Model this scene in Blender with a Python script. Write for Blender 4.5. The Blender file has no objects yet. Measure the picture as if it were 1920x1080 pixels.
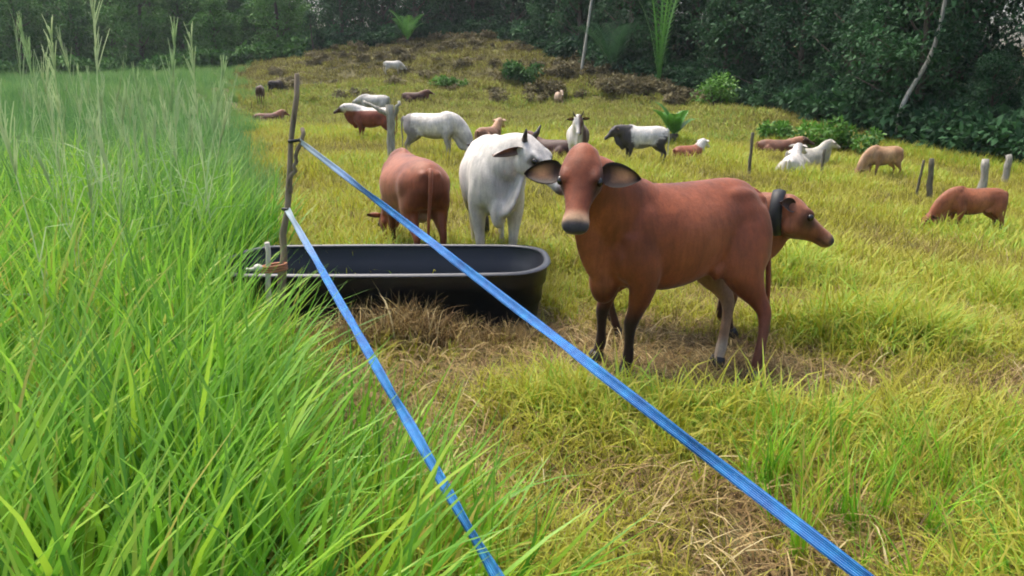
import bpy, bmesh, math, random
import numpy as np
from mathutils import Vector, Matrix, kdtree, noise as mnoise

random.seed(7)
RNG = np.random.default_rng(11)
sc = bpy.context.scene
COL = sc.collection

# ------------------------------------------------------------------ camera, sky, sun
EYE = 1.7
PITCH = math.atan(375 / 1400)
cam_d = bpy.data.cameras.new('camera')
cam_d.sensor_width = 36
cam_d.lens = 36 * 1400 / 1920
cam_d.clip_start = 0.05
cam_d.clip_end = 2000
cam = bpy.data.objects.new('camera', cam_d)
COL.objects.link(cam)
cam.location = (0, 0, EYE)
cam.rotation_euler = (math.pi / 2 - PITCH, 0, 0)
sc.camera = cam

SUN_EL, SUN_AZ = math.radians(66), math.radians(318)   # azimuth from +y clockwise
world = bpy.data.worlds.new('World')
sc.world = world
world.use_nodes = True
wn = world.node_tree.nodes
wl = world.node_tree.links
bg = wn['Background']
sky = wn.new('ShaderNodeTexSky')
sky.sky_type = 'NISHITA'
sky.sun_disc = False
sky.sun_elevation = SUN_EL
sky.sun_rotation = SUN_AZ
sky.air_density = 1.0
sky.dust_density = 6.0
sky.ozone_density = 0.5
wl.new(sky.outputs[0], bg.inputs[0])
bg.inputs[1].default_value = 0.15

sun_d = bpy.data.lights.new('sun', 'SUN')
sun_d.energy = 1.5
sun_d.angle = math.radians(28)
sun_d.color = (1.0, 0.95, 0.85)
sun = bpy.data.objects.new('sun', sun_d)
COL.objects.link(sun)
sdir = Vector((math.sin(SUN_AZ) * math.cos(SUN_EL), math.cos(SUN_AZ) * math.cos(SUN_EL), math.sin(SUN_EL)))
sun.rotation_euler = sdir.to_track_quat('Z', 'Y').to_euler()
sun.location = (0, -5, 20)

sc.view_settings.view_transform = 'Standard'
sc.view_settings.look = 'None'
sc.view_settings.gamma = 1.0
sc.view_settings.use_curve_mapping = False
sc.view_settings.exposure = 1.05
sc.render.engine = 'CYCLES'
sc.cycles.use_denoising = True
sc.cycles.max_bounces = 4
sc.cycles.diffuse_bounces = 2
sc.cycles.glossy_bounces = 1
sc.cycles.transmission_bounces = 2
sc.cycles.transparent_max_bounces = 4
sc.cycles.use_adaptive_sampling = True
sc.cycles.adaptive_threshold = 0.04
sc.cycles.caustics_reflective = False
sc.cycles.caustics_refractive = False
sc.cycles.filter_width = 1.9

# ------------------------------------------------------------------ helpers
def tag(o, label=None, cat=None, group=None, kind=None):
    if label: o['label'] = label
    if cat: o['category'] = cat
    if group: o['group'] = group
    if kind: o['kind'] = kind
    return o

def empty(name, loc=(0, 0, 0), rz=0.0, scale=1.0):
    o = bpy.data.objects.new(name, None)
    o.empty_display_size = 0.2
    COL.objects.link(o)
    o.location = loc
    o.rotation_euler = (0, 0, rz)
    o.scale = (scale,) * 3
    return o

def meshobj(name, me, mat=None, parent=None, link=True):
    o = bpy.data.objects.new(name, me)
    if link: COL.objects.link(o)
    if mat is not None and len(me.materials) == 0: me.materials.append(mat)
    if parent is not None: o.parent = parent
    return o

def pydata(name, verts, faces, smooth=True):
    me = bpy.data.meshes.new(name)
    me.from_pydata([tuple(v) for v in verts], [], faces)
    if smooth: me.polygons.foreach_set('use_smooth', [True] * len(me.polygons))
    me.update()
    return me

def np_mesh(name, verts, quads):
    verts = np.asarray(verts, np.float32); quads = np.asarray(quads, np.int32)
    me = bpy.data.meshes.new(name)
    me.vertices.add(len(verts)); me.vertices.foreach_set('co', verts.ravel())
    me.loops.add(quads.size); me.loops.foreach_set('vertex_index', quads.ravel())
    me.polygons.add(len(quads))
    me.polygons.foreach_set('loop_start', np.arange(0, quads.size, 4, dtype=np.int32))
    me.update(calc_edges=True)
    return me

def fattr(me, name, vals):
    a = me.attributes.new(name, 'FLOAT', 'POINT')
    a.data.foreach_set('value', np.asarray(vals, np.float32).ravel())

def smoothstep(a, b, x):
    t = np.clip((x - a) / (b - a), 0, 1)
    return t * t * (3 - 2 * t)

class MB:
    """collects closed tubes, boxes and ellipsoids with a (part, t) tag per vertex"""
    def __init__(s): s.v = []; s.f = []; s.tag = []
    def tube(s, pts, radii, part='', lateral=(0, 1, 0), n=14, cap=True):
        pts = [Vector(p) for p in pts]; lat = Vector(lateral); b = len(s.v); m = len(pts)
        for i, p in enumerate(pts):
            T = (pts[min(i + 1, m - 1)] - pts[max(i - 1, 0)]).normalized()
            S = lat - T * lat.dot(T)
            if S.length < 1e-4: S = Vector((1, 0, 0)) - T * T.x
            S.normalize(); F = T.cross(S)
            r = radii[i]; rs, rf = (r if isinstance(r, (tuple, list)) else (r, r))
            for k in range(n):
                a = 2 * math.pi * k / n
                s.v.append(p + S * rs * math.cos(a) + F * rf * math.sin(a)); s.tag.append((part, i / (m - 1)))
        for i in range(m - 1):
            for k in range(n):
                s.f.append((b + i * n + k, b + i * n + (k + 1) % n, b + (i + 1) * n + (k + 1) % n, b + (i + 1) * n + k))
        if cap:
            for i, rev in ((0, True), (m - 1, False)):
                c = len(s.v); s.v.append(pts[i]); s.tag.append((part, i / (m - 1)))
                for k in range(n):
                    q = (b + i * n + k, b + i * n + (k + 1) % n, c)
                    s.f.append(q[::-1] if rev else q)
        return s
    def rings(s, rings, part):
        b = len(s.v); m = len(rings); n = len(rings[0])
        for i, r in enumerate(rings):
            for p in r: s.v.append(Vector(p)); s.tag.append((part, i / (m - 1)))
        for i in range(m - 1):
            for k in range(n):
                s.f.append((b + i * n + k, b + i * n + (k + 1) % n, b + (i + 1) * n + (k + 1) % n, b + (i + 1) * n + k))
        for i, rev in ((0, True), (m - 1, False)):
            c = len(s.v); s.v.append(sum((Vector(p) for p in rings[i]), Vector()) / n); s.tag.append((part, i / (m - 1)))
            for k in range(n):
                q = (b + i * n + k, b + i * n + (k + 1) % n, c)
                s.f.append(q[::-1] if rev else q)
        return s
    def ell(s, c, r, part='', M=None, nu=18, nv=12):
        rings = []
        for j in range(1, nv):
            th = math.pi * j / nv; ring = []
            for k in range(nu):
                a = 2 * math.pi * k / nu
                p = Vector((r[0] * math.sin(th) * math.cos(a), r[1] * math.sin(th) * math.sin(a), -r[2] * math.cos(th)))
                ring.append((M @ p if M else p) + Vector(c))
            rings.append(ring)
        return s.rings(rings, part)
    def mesh(s, name, smooth=True): return pydata(name, s.v, s.f, smooth)

def resample(pts, n):
    """Catmull-Rom through (tuple) control rows"""
    P = np.array(pts, float); m = len(P); out = []
    for q in np.linspace(0, m - 1, n):
        i = min(int(q), m - 2); t = q - i
        p0, p1, p2, p3 = P[max(i - 1, 0)], P[i], P[i + 1], P[min(i + 2, m - 1)]
        out.append(0.5 * ((2 * p1) + (-p0 + p2) * t + (2 * p0 - 5 * p1 + 4 * p2 - p3) * t * t + (-p0 + 3 * p1 - 3 * p2 + p3) * t ** 3))
    return np.array(out)

# ------------------------------------------------------------------ node materials
def newmat(name):
    m = bpy.data.materials.new(name); m.use_nodes = True
    nt = m.node_tree; nt.nodes.clear()
    out = nt.nodes.new('ShaderNodeOutputMaterial')
    b = nt.nodes.new('ShaderNodeBsdfPrincipled')
    nt.links.new(b.outputs[0], out.inputs[0])
    return m, nt, b, out

def nd(nt, t, **kw):
    n = nt.nodes.new(t)
    for k, v in kw.items(): setattr(n, k, v)
    return n

def ramp(nt, fac, stops, interp='LINEAR'):
    r = nd(nt, 'ShaderNodeValToRGB'); e = r.color_ramp.elements
    r.color_ramp.interpolation = interp
    while len(e) < len(stops): e.new(0.5)
    for i, (p, c) in enumerate(stops): e[i].position = p; e[i].color = (*c, 1)
    nt.links.new(fac, r.inputs[0]); return r

def noise(nt, scale, detail=4, vec=None, rough=0.55):
    n = nd(nt, 'ShaderNodeTexNoise'); n.inputs['Scale'].default_value = scale
    n.inputs['Detail'].default_value = detail; n.inputs['Roughness'].default_value = rough
    if vec is not None: nt.links.new(vec, n.inputs['Vector'])
    return n

def math_(nt, op, a, b=None):
    n = nd(nt, 'ShaderNodeMath', operation=op)
    for i, x in enumerate((a, b)):
        if x is None: continue
        if isinstance(x, (int, float)): n.inputs[i].default_value = x
        else: nt.links.new(x, n.inputs[i])
    return n.outputs[0]

def mixc(nt, fac, a, b, mode='MIX'):
    n = nd(nt, 'ShaderNodeMix', data_type='RGBA', blend_type=mode)
    for s, x in ((0, fac), (6, a), (7, b)):
        if isinstance(x, (int, float)): n.inputs[s].default_value = x
        elif isinstance(x, tuple): n.inputs[s].default_value = (*x, 1)
        else: nt.links.new(x, n.inputs[s])
    return n.outputs[2]

def bump(nt, bsdf, h, strength=0.3, dist=0.01):
    b = nd(nt, 'ShaderNodeBump'); b.inputs['Strength'].default_value = strength; b.inputs['Distance'].default_value = dist
    nt.links.new(h, b.inputs['Height']); nt.links.new(b.outputs[0], bsdf.inputs['Normal'])

def leafmat(name, stops, trans=0.35, rough=0.5, spec=0.3, tipcol=None, tip=0.0):
    """colour from the instance's tint (or the object's own) plus a per-blade random number"""
    m, nt, b, out = newmat(name)
    ai = nd(nt, 'ShaderNodeAttribute', attribute_type='INSTANCER', attribute_name='tint')
    ar = nd(nt, 'ShaderNodeAttribute', attribute_type='GEOMETRY', attribute_name='rnd')
    ag = nd(nt, 'ShaderNodeAttribute', attribute_type='GEOMETRY', attribute_name='tint')
    s = math_(nt, 'ADD', math_(nt, 'ADD', ai.outputs['Fac'], ag.outputs['Fac']), math_(nt, 'MULTIPLY', math_(nt, 'SUBTRACT', ar.outputs['Fac'], 0.5), 0.55))
    col = ramp(nt, s, stops).outputs[0]
    if tipcol:
        at = nd(nt, 'ShaderNodeAttribute', attribute_type='GEOMETRY', attribute_name='tt')
        f = math_(nt, 'MULTIPLY', math_(nt, 'POWER', at.outputs['Fac'], 3.0), tip)
        col = mixc(nt, f, col, tipcol)
    nt.links.new(col, b.inputs['Base Color'])
    b.inputs['Roughness'].default_value = rough
    b.inputs['Specular IOR Level'].default_value = spec
    t = nd(nt, 'ShaderNodeBsdfTranslucent'); nt.links.new(col, t.inputs[0])
    mx = nd(nt, 'ShaderNodeMixShader'); mx.inputs[0].default_value = trans
    nt.links.new(b.outputs[0], mx.inputs[1]); nt.links.new(t.outputs[0], mx.inputs[2])
    nt.links.new(mx.outputs[0], out.inputs[0])
    return m

M_TALL = leafmat('tall_grass_blades', [(0, (.03, .13, .015)), (.3, (.09, .30, .022)), (.6, (.20, .46, .02)), (.9, (.36, .55, .035)), (1, (.48, .40, .08))], .4, .45, .35, (.30, .46, .12), .45)
M_TALLFAR = leafmat('far_tall_grass_blades', [(0, (.06, .16, .045)), (.4, (.12, .28, .07)), (.8, (.21, .36, .10)), (1, (.32, .36, .15))], .35, .6, .2)
M_SEED = leafmat('seed_stalks', [(0, (.24, .40, .16)), (1, (.46, .56, .30))], .35, .6, .2)
M_SHORT = leafmat('pasture_grass_blades', [(0, (.045, .046, .011)), (.25, (.155, .148, .02)), (.5, (.315, .30, .028)), (.8, (.41, .43, .034)), (1, (.22, .40, .028))], .35, .5, .25, (.50, .42, .14), .35)
M_DRY = leafmat('dry_straw_blades', [(0, (.09, .055, .025)), (.4, (.24, .16, .065)), (.8, (.42, .32, .14)), (1, (.52, .44, .24))], .25, .65, .2)
M_HILL = leafmat('hill_grass_blades', [(0, (.08, .075, .028)), (.3, (.17, .15, .05)), (.6, (.28, .27, .065)), (.85, (.32, .36, .06)), (1, (.18, .30, .05))], .3, .65, .15)

def foliage_mat(name, dark, light, rough=0.45, trans=0.22, spec=.35):
    m, nt, b, out = newmat(name)
    ar = nd(nt, 'ShaderNodeAttribute', attribute_type='GEOMETRY', attribute_name='rnd')
    oi = nd(nt, 'ShaderNodeObjectInfo')
    s = math_(nt, 'ADD', ar.outputs['Fac'], math_(nt, 'MULTIPLY', math_(nt, 'SUBTRACT', oi.outputs['Random'], .5), .5))
    col = ramp(nt, s, [(0, dark), (1, light)]).outputs[0]
    nt.links.new(col, b.inputs['Base Color'])
    b.inputs['Roughness'].default_value = rough; b.inputs['Specular IOR Level'].default_value = spec
    t = nd(nt, 'ShaderNodeBsdfTranslucent'); nt.links.new(col, t.inputs[0])
    mx = nd(nt, 'ShaderNodeMixShader'); mx.inputs[0].default_value = trans
    nt.links.new(b.outputs[0], mx.inputs[1]); nt.links.new(t.outputs[0], mx.inputs[2])
    nt.links.new(mx.outputs[0], out.inputs[0])
    return m
M_FOL = foliage_mat('jungle_leaves', (.012, .045, .022), (.05, .135, .05), .6, .22, .15)
M_FOLL = foliage_mat('left_wood_leaves', (.03, .10, .024), (.11, .25, .055), .6, .22, .15)
M_SHRUB = foliage_mat('bright_shrub_leaves', (.05, .15, .02), (.17, .38, .05), .5, .3)
M_PALM = foliage_mat('palm_leaflets', (.04, .15, .025), (.13, .33, .06), .4, .3)
M_PALMD = foliage_mat('dark_palm_leaflets', (.02, .07, .03), (.06, .16, .06), .4, .3)
M_BROWNB = foliage_mat('brown_brush_leaves', (.075, .065, .03), (.22, .19, .09), .7, .2)

def barkmat(name, a, b_):
    m, nt, b, out = newmat(name)
    tc = nd(nt, 'ShaderNodeTexCoord'); mp = nd(nt, 'ShaderNodeMapping'); mp.inputs['Scale'].default_value = (14, 14, 2.5)
    nt.links.new(tc.outputs['Object'], mp.inputs[0])
    n = noise(nt, 1.5, 6, mp.outputs[0]); c = ramp(nt, n.outputs[0], [(.3, a), (.7, b_)])
    nt.links.new(c.outputs[0], b.inputs['Base Color']); b.inputs['Roughness'].default_value = .85
    bump(nt, b, n.outputs[0], .6, .02); return m
M_BARK = barkmat('dark_bark', (.03, .025, .018), (.11, .09, .065))
M_PALE = barkmat('pale_bark', (.24, .24, .20), (.52, .50, .44))
M_STAKE = barkmat('weathered_stake_wood', (.10, .075, .05), (.30, .24, .17))
M_POSTG = barkmat('grey_post_wood', (.16, .15, .12), (.42, .40, .35))
M_POSTD = barkmat('dark_post_wood', (.05, .045, .03), (.17, .15, .10))
M_WHITESTICK = barkmat('pale_stick_wood', (.38, .34, .28), (.68, .63, .55))

# ------------------------------------------------------------------ terrain
CP = np.array([(0,0,0),(-3,0,0),(3,0,-.1),(0,5,0),(1.45,4.4,-.06),(-5,5,0),(-6,-3,0),(5,5,-.3),(8,12.5,-.8),(-2,19,-.06),(-5,24,-.02),
 (3,20,-.32),(5,22,-.45),(7.5,20,-.6),(10.5,21,-.85),(9.5,27,-.7),(-1,26,-.15),(16,24,-1.15),(15,29,-.75),(13.6,33,-.4),(12.8,42,.45),
 (13,48,.45),(10,50,1.4),(5.6,58,2.9),(3,50,.6),(-6,50,.9),(-6.6,38,.3),(-12.7,40,-.2),(-15,46,.6),(-16,52,1.3),(-9.6,62,2.4),(1.9,68,4.6),
 (-5.8,78,6.3),(-20.8,85,5.6),(-28,80,3.3),(-42,80,2.4),(-26,40,.2),(-20,20,0),(-10,15,0),(20,12,-1.1),(20,0,-.6),(30,40,1.6),(30,70,5),
 (42,20,.4),(0,110,5.5),(-45,125,4),(35,110,6),(-60,40,.5),(-60,90,2.5),(70,60,4),(0,-15,0),(-40,-10,0),(40,-10,-.5)], float)
def _tps(r): 
    r = np.maximum(r, 1e-6); return r * r * np.log(r)
_n = len(CP)
_K = _tps(np.linalg.norm(CP[:, None, :2] - CP[None, :, :2], axis=2)) + np.eye(_n) * 4.0
_P = np.c_[np.ones(_n), CP[:, :2]]
_A = np.block([[_K, _P], [_P.T, np.zeros((3, 3))]])
_W = np.linalg.solve(_A, np.r_[CP[:, 2], 0, 0, 0])
def H(x, y):
    x = np.asarray(x, float); y = np.asarray(y, float); sh = np.broadcast(x, y).shape
    xf = np.clip(np.broadcast_to(x, sh).ravel(), -75, 75); yf = np.clip(np.broadcast_to(y, sh).ravel(), -18, 125)
    out = np.empty(len(xf))
    for a in range(0, len(xf), 20000):
        X = xf[a:a + 20000]; Y = yf[a:a + 20000]
        D = np.hypot(X[:, None] - CP[None, :, 0], Y[:, None] - CP[None, :, 1])
        out[a:a + 20000] = _tps(D) @ _W[:_n] + _W[_n] + _W[_n + 1] * X + _W[_n + 2] * Y
    # small humps and hollows of a trodden pasture
    amp = 0.035 + 0.22 * smoothstep(30, 60, yf)
    out += amp * (np.sin(xf * .9 + 1.3 * np.sin(yf * .41)) * np.sin(yf * .77 + .6) + .5 * np.sin(xf * 2.1 + 2) * np.sin(yf * 1.7 + xf * .5))
    return out.reshape(sh)
def h1(x, y): return float(H(np.array([x]), np.array([y]))[0])

def XB(y):      # edge between the tall grass field and the grazed pasture
    y = np.asarray(y, float)
    return -.352 * y + .12 - .30 * smoothstep(1.2, 2.4, y) * (1 - smoothstep(5.0, 8.0, y)) + .10 * np.sin(y * 1.1) * np.clip(y / 6, .3, 3)

def forest_edge(y):   # the wood stands to the right of this curve
    return np.interp(y, [0, 12, 20, 26, 31, 36, 44, 52, 59, 66, 75], [26, 21, 18.6, 17.2, 16.2, 15, 14.2, 10.5, 6.3, 3.5, 0])

xs = np.unique(np.r_[np.linspace(-600, -80, 10), np.linspace(-80, -12, 60), np.linspace(-12, 14, 110), np.linspace(14, 80, 60), np.linspace(80, 600, 10)])
ys = np.unique(np.r_[np.linspace(-200, -15, 8), np.linspace(-15, 30, 150), np.linspace(30, 130, 100), np.linspace(130, 900, 12)])
GX, GY = np.meshgrid(xs, ys)
GZ = H(GX, GY)
nx, ny = len(xs), len(ys)
idx = np.arange(nx * ny).reshape(ny, nx)
quads = np.stack([idx[:-1, :-1], idx[:-1, 1:], idx[1:, 1:], idx[1:, :-1]], -1).reshape(-1, 4)
g_me = np_mesh('ground', np.stack([GX, GY, GZ], -1).reshape(-1, 3), quads)
g_me.polygons.foreach_set('use_smooth', [True] * len(g_me.polygons))
m, nt, b, out = newmat('pasture_soil')
geo = nd(nt, 'ShaderNodeNewGeometry')
n1 = noise(nt, .35, 5, geo.outputs['Position']); n2 = noise(nt, 9, 6, geo.outputs['Position'], .7); n3 = noise(nt, 60, 4, geo.outputs['Position'], .7)
c1 = ramp(nt, n2.outputs[0], [(.3, (.022, .016, .010)), (.5, (.07, .055, .025)), (.7, (.16, .13, .055))]).outputs[0]
c2 = ramp(nt, n3.outputs[0], [(.3, (.07, .075, .02)), (.7, (.24, .22, .07))]).outputs[0]
nt.links.new(mixc(nt, ramp(nt, n1.outputs[0], [(.35, (0, 0, 0)), (.65, (1, 1, 1))]).outputs[0], c1, c2), b.inputs['Base Color'])
b.inputs['Roughness'].default_value = .95
bump(nt, b, n3.outputs[0], .6, .03)
ground = tag(meshobj('ground', g_me, m), kind='structure')

# ------------------------------------------------------------------ grass kit
HID = bpy.data.collections.new('plant_kit')      # sources for the scattered grass, not linked to the scene

def blades(n, spread, lmin, lmax, wmin, wmax, bend, seed, segs=4, lean=(0, 0), upright=.25, flatten=0.0):
    r = np.random.default_rng(seed); V = []; Q = []; RD = []; TT = []
    for i in range(n):
        az = r.uniform(0, 2 * math.pi); L = r.uniform(lmin, lmax); w = r.uniform(wmin, wmax)
        rad = spread * math.sqrt(r.uniform()); ba = r.uniform(0, 2 * math.pi)
        p = np.array([rad * math.cos(ba), rad * math.sin(ba), -.02])
        d2 = np.array([math.cos(az), math.sin(az)]) 
        tilt = abs(r.normal(0, upright)) + flatten; bd = bend * r.uniform(.3, 1.4)
        tw = r.uniform(-.6, .6); rn = r.uniform(); side0 = np.array([-d2[1], d2[0], 0])
        b0 = len(V)
        for s in range(segs + 1):
            t = s / segs
            ww = w * (1 - t) ** .6 * (1 if t > 0 else .7) + .0006
            sd = side0 * math.cos(tw * t) + np.array([0, 0, 1]) * math.sin(tw * t)
            V.append(p - sd * ww / 2); V.append(p + sd * ww / 2); RD += [rn, rn]; TT += [t, t]
            a = tilt + bd * t * (1 + .6 * t)
            dirv = np.array([d2[0] * math.sin(a) + lean[0] * t, d2[1] * math.sin(a) + lean[1] * t, math.cos(a)])
            dirv /= np.linalg.norm(dirv)
            p = p + dirv * L / segs
            if p[2] < .01: p[2] = .01
        for s in range(segs): Q.append((b0 + 2 * s, b0 + 2 * s + 1, b0 + 2 * s + 3, b0 + 2 * s + 2))
    return np.array(V), np.array(Q), np.array(RD), np.array(TT)

def kit(prefix, metas, mat):
    c = bpy.data.collections.new(prefix); out = []
    for i, parts in enumerate(metas):
        V = []; Q = []; R = []; T = []; o_ = 0
        for (v, q, r, t) in parts:
            V.append(v); Q.append(q + o_); R.append(r); T.append(t); o_ += len(v)
        me = np_mesh(f'{prefix}_{i:02d}', np.concatenate(V), np.concatenate(Q))
        fattr(me, 'rnd', np.concatenate(R)); fattr(me, 'tt', np.concatenate(T)); me.materials.append(mat)
        o = bpy.data.objects.new(f'{prefix}_{i:02d}', me); c.objects.link(o)
    return c, len(metas)

def scatter(name, x, y, kitc, scale, tint, rz=None, lean=None, z=None, real=False):
    coll, nvar = kitc; n = len(x)
    zz = H(x, y) if z is None else z
    me = bpy.data.meshes.new(name); me.vertices.add(n)
    me.vertices.foreach_set('co', np.stack([x, y, zz], -1).astype(np.float32).ravel())
    rot = np.zeros((n, 3), np.float32)
    if rz is None: rz = RNG.uniform(0, 2 * math.pi, n)
    rot[:, 2] = rz
    if lean is not None: rot[:, 0] = lean[0]; rot[:, 1] = lean[1]
    a = me.attributes.new('rot', 'FLOAT_VECTOR', 'POINT'); a.data.foreach_set('vector', rot.ravel())
    fattr(me, 'scl', scale); fattr(me, 'tint', tint)
    a = me.attributes.new('idx', 'INT', 'POINT'); a.data.foreach_set('value', RNG.integers(0, nvar, n).astype(np.int32))
    o = meshobj(name, me)
    ng = bpy.data.node_groups.new(name + '_scatter', 'GeometryNodeTree')
    ng.interface.new_socket('Geometry', in_out='INPUT', socket_type='NodeSocketGeometry')
    ng.interface.new_socket('Geometry', in_out='OUTPUT', socket_type='NodeSocketGeometry')
    N = ng.nodes; L = ng.links
    gi = N.new('NodeGroupInput'); go = N.new('NodeGroupOutput')
    ci = N.new('GeometryNodeCollectionInfo'); ci.inputs['Collection'].default_value = coll
    ci.inputs['Separate Children'].default_value = True; ci.inputs['Reset Children'].default_value = True
    ip = N.new('GeometryNodeInstanceOnPoints'); ip.inputs['Pick Instance'].default_value = True
    def na(nm, dt):
        q = N.new('GeometryNodeInputNamedAttribute'); q.data_type = dt; q.inputs[0].default_value = nm
        return q.outputs[0]
    L.new(gi.outputs[0], ip.inputs['Points']); L.new(ci.outputs[0], ip.inputs['Instance'])
    L.new(na('idx', 'INT'), ip.inputs['Instance Index']); L.new(na('rot', 'FLOAT_VECTOR'), ip.inputs['Rotation'])
    L.new(na('scl', 'FLOAT'), ip.inputs['Scale']); 
    if real:
        rl = N.new('GeometryNodeRealizeInstances'); L.new(ip.outputs[0], rl.inputs[0]); L.new(rl.outputs[0], go.inputs[0])
    else: L.new(ip.outputs[0], go.inputs[0])
    md = o.modifiers.new('scatter', 'NODES'); md.node_group = ng
    return o

K_TALL = kit('tall_tuft', [[blades(13, .10, .85, 1.32, .015, .034, .52, 100 + i, 6, upright=.14), blades(6, .12, .35, .7, .008, .018, 1.0, 150 + i, 4, upright=.3)] for i in range(6)], M_TALL)
K_TALLF = kit('far_tall_tuft', [[blades(26, .30, .8, 1.3, .016, .03, .7, 200 + i, 4, upright=.2)] for i in range(4)], M_TALLFAR)
K_SHORT = kit('pasture_tuft', [[blades(15, .08, .12, .32, .007, .015, 1.5, 300 + i, 4, upright=.6), blades(4, .05, .25, .42, .007, .012, 1.0, 330 + i, 4, upright=.35)] for i in range(7)], M_SHORT)
K_SHORTF = kit('mid_tuft', [[blades(24, .20, .12, .34, .012, .022, 1.1, 340 + i, 3, upright=.45)] for i in range(5)], M_SHORT)
K_DRY = kit('straw_tuft', [[blades(16, .10, .10, .32, .004, .009, 1.6, 400 + i, 4, upright=.6, flatten=.55)] for i in range(6)], M_DRY)
K_DRYUP = kit('dry_stalk_tuft', [[blades(13, .09, .18, .45, .005, .011, .9, 450 + i, 4, upright=.4)] for i in range(4)], M_DRY)
K_HILL = kit('hill_tuft', [[blades(26, .40, .15, .5, .03, .06, 1.1, 500 + i, 3, upright=.6)] for i in range(5)], M_HILL)

def panicle(seed):
    r = np.random.default_rng(seed); V = []; Q = []; R = []; T = []
    def strip(pts, w, rn):
        b0 = len(V); d = pts[-1] - pts[0]; s = np.cross(d, [.3, .8, .1]); s /= np.linalg.norm(s) + 1e-9
        for i, p in enumerate(pts):
            ww = w * (1 - .6 * i / (len(pts) - 1)); V.append(p - s * ww / 2); V.append(p + s * ww / 2); R.extend([rn, rn]); T.extend([.5, .5])
        for i in range(len(pts) - 1): Q.append((b0 + 2 * i, b0 + 2 * i + 1, b0 + 2 * i + 3, b0 + 2 * i + 2))
    L = r.uniform(1.75, 2.2); bx, by = r.normal(0, .12, 2)
    stem = [np.array([bx * t * t * L, by * t * t * L, t * L]) for t in np.linspace(0, 1, 9)]
    strip(stem, .012, .3)
    for k in range(30):
        t = r.uniform(.70, 1.0); p = np.array([bx * t * t * L, by * t * t * L, t * L]); a = r.uniform(0, 6.28); l = r.uniform(.08, .22) * (1.25 - t) * 3
        q = p + np.array([math.cos(a) * l * .2, math.sin(a) * l * .2, l * .9]); strip([p, (p + q) / 2 + np.array([0, 0, .01]), q], .009, r.uniform(.4, 1))
    for k in range(3):
        t = r.uniform(.3, .6); p = np.array([bx * t * t * L, by * t * t * L, t * L]); a = r.uniform(0, 6.28); l = .4
        strip([p, p + np.array([math.cos(a) * .1, math.sin(a) * .1, .2]), p + np.array([math.cos(a) * .3, math.sin(a) * .3, .25])], .012, .2)
    return np.array(V), np.array(Q), np.array(R), np.array(T)
K_SEED = kit('seed_stalk', [[panicle(600 + i)] for i in range(4)], M_SEED)

def patch(x, y, s, seed=0):
    """smooth 0..1 patches for tint and density"""
    r = np.random.default_rng(900 + seed); v = np.zeros_like(x)
    for k in range(7):
        a = r.uniform(0, 6.28); f_ = s * r.uniform(.5, 2.2); v += np.sin((x * math.cos(a) + y * math.sin(a)) * f_ + r.uniform(0, 6.28)) / (1 + .3 * k)
    return np.clip(.5 + v / 4.2, 0, 1)

TR_C, TR_A = (-0.96, 5.62), math.radians(3)          # trough centre and turn
def in_trough(x, y, grow=0.0):
    dx, dy = x - TR_C[0], y - TR_C[1]; u = dx * math.cos(TR_A) + dy * math.sin(TR_A); v = -dx * math.sin(TR_A) + dy * math.cos(TR_A)
    au = np.maximum(np.abs(u) - (1.25 - .53), 0); return np.hypot(au, v) < .53 + grow

def pol(n, y0, y1, power=1.0, half=.95):
    """points in the wedge the camera could see, y0..y1 ahead, denser close by"""
    u = RNG.uniform(0, 1, n); y = (y0 ** power + u * (y1 ** power - y0 ** power)) ** (1 / power)
    return RNG.uniform(-half, half, n) * (y + .8), y

def keep(m_, *arr): return [a[m_] for a in arr]

# grazed pasture, near
x, y = pol(20500, 1.3, 8, 1.25, 1.15)
m_ = (x > XB(y) - .12) & ~in_trough(x, y, .02); x, y = keep(m_, x, y)
pt = patch(x, y, 1.6, 1); pb = patch(x, y, .5, 2)
trod = 1.5 * np.exp(-(((x - 1.05) / .85) ** 2 + ((y - 4.4) / .55) ** 4)) + .8 * np.exp(-(((x + .38) / .4) ** 2 + ((y - 4.35) / .4) ** 2))
m_ = RNG.uniform(0, 1, len(x)) < (.28 + .85 * pt) * (1 - .65 * np.clip(trod, 0, 1)); x, y, pt, pb, trod = keep(m_, x, y, pt, pb, trod)
hgt = (.40 + .9 * pt ** 1.3 + .35 * smoothstep(.5, 1.6, x) * pt) * RNG.uniform(.7, 1.25, len(x)) * (1 - .6 * np.clip(trod, 0, 1))
tint = np.clip(.18 + .55 * pt + .25 * pb + .12 * smoothstep(.4, 2.2, x) + RNG.normal(0, .12, len(x)), 0.02, 1)
tag(scatter('pasture_grass', x, y, K_SHORT, hgt, tint, real=True), 'yellow green trampled grass growing thickly over the near pasture', 'grass', kind='stuff')
# straw among it
x, y = pol(14000, 1.3, 9, 1.25, 1.15)
m_ = (x > XB(y) - .1) & ~in_trough(x, y, .0); x, y = keep(m_, x, y); pt = 1 - patch(x, y, 1.6, 1)
m_ = RNG.uniform(0, 1, len(x)) < .25 + .8 * pt; x, y, pt = keep(m_, x, y, pt)
tag(scatter('dry_straw', x, y, K_DRY, RNG.uniform(.6, 1.3, len(x)), np.clip(.45 + RNG.normal(0, .22, len(x)), 0, 1), real=True), 'brown dry straw matted between the pasture grass', 'straw', kind='stuff')
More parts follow.
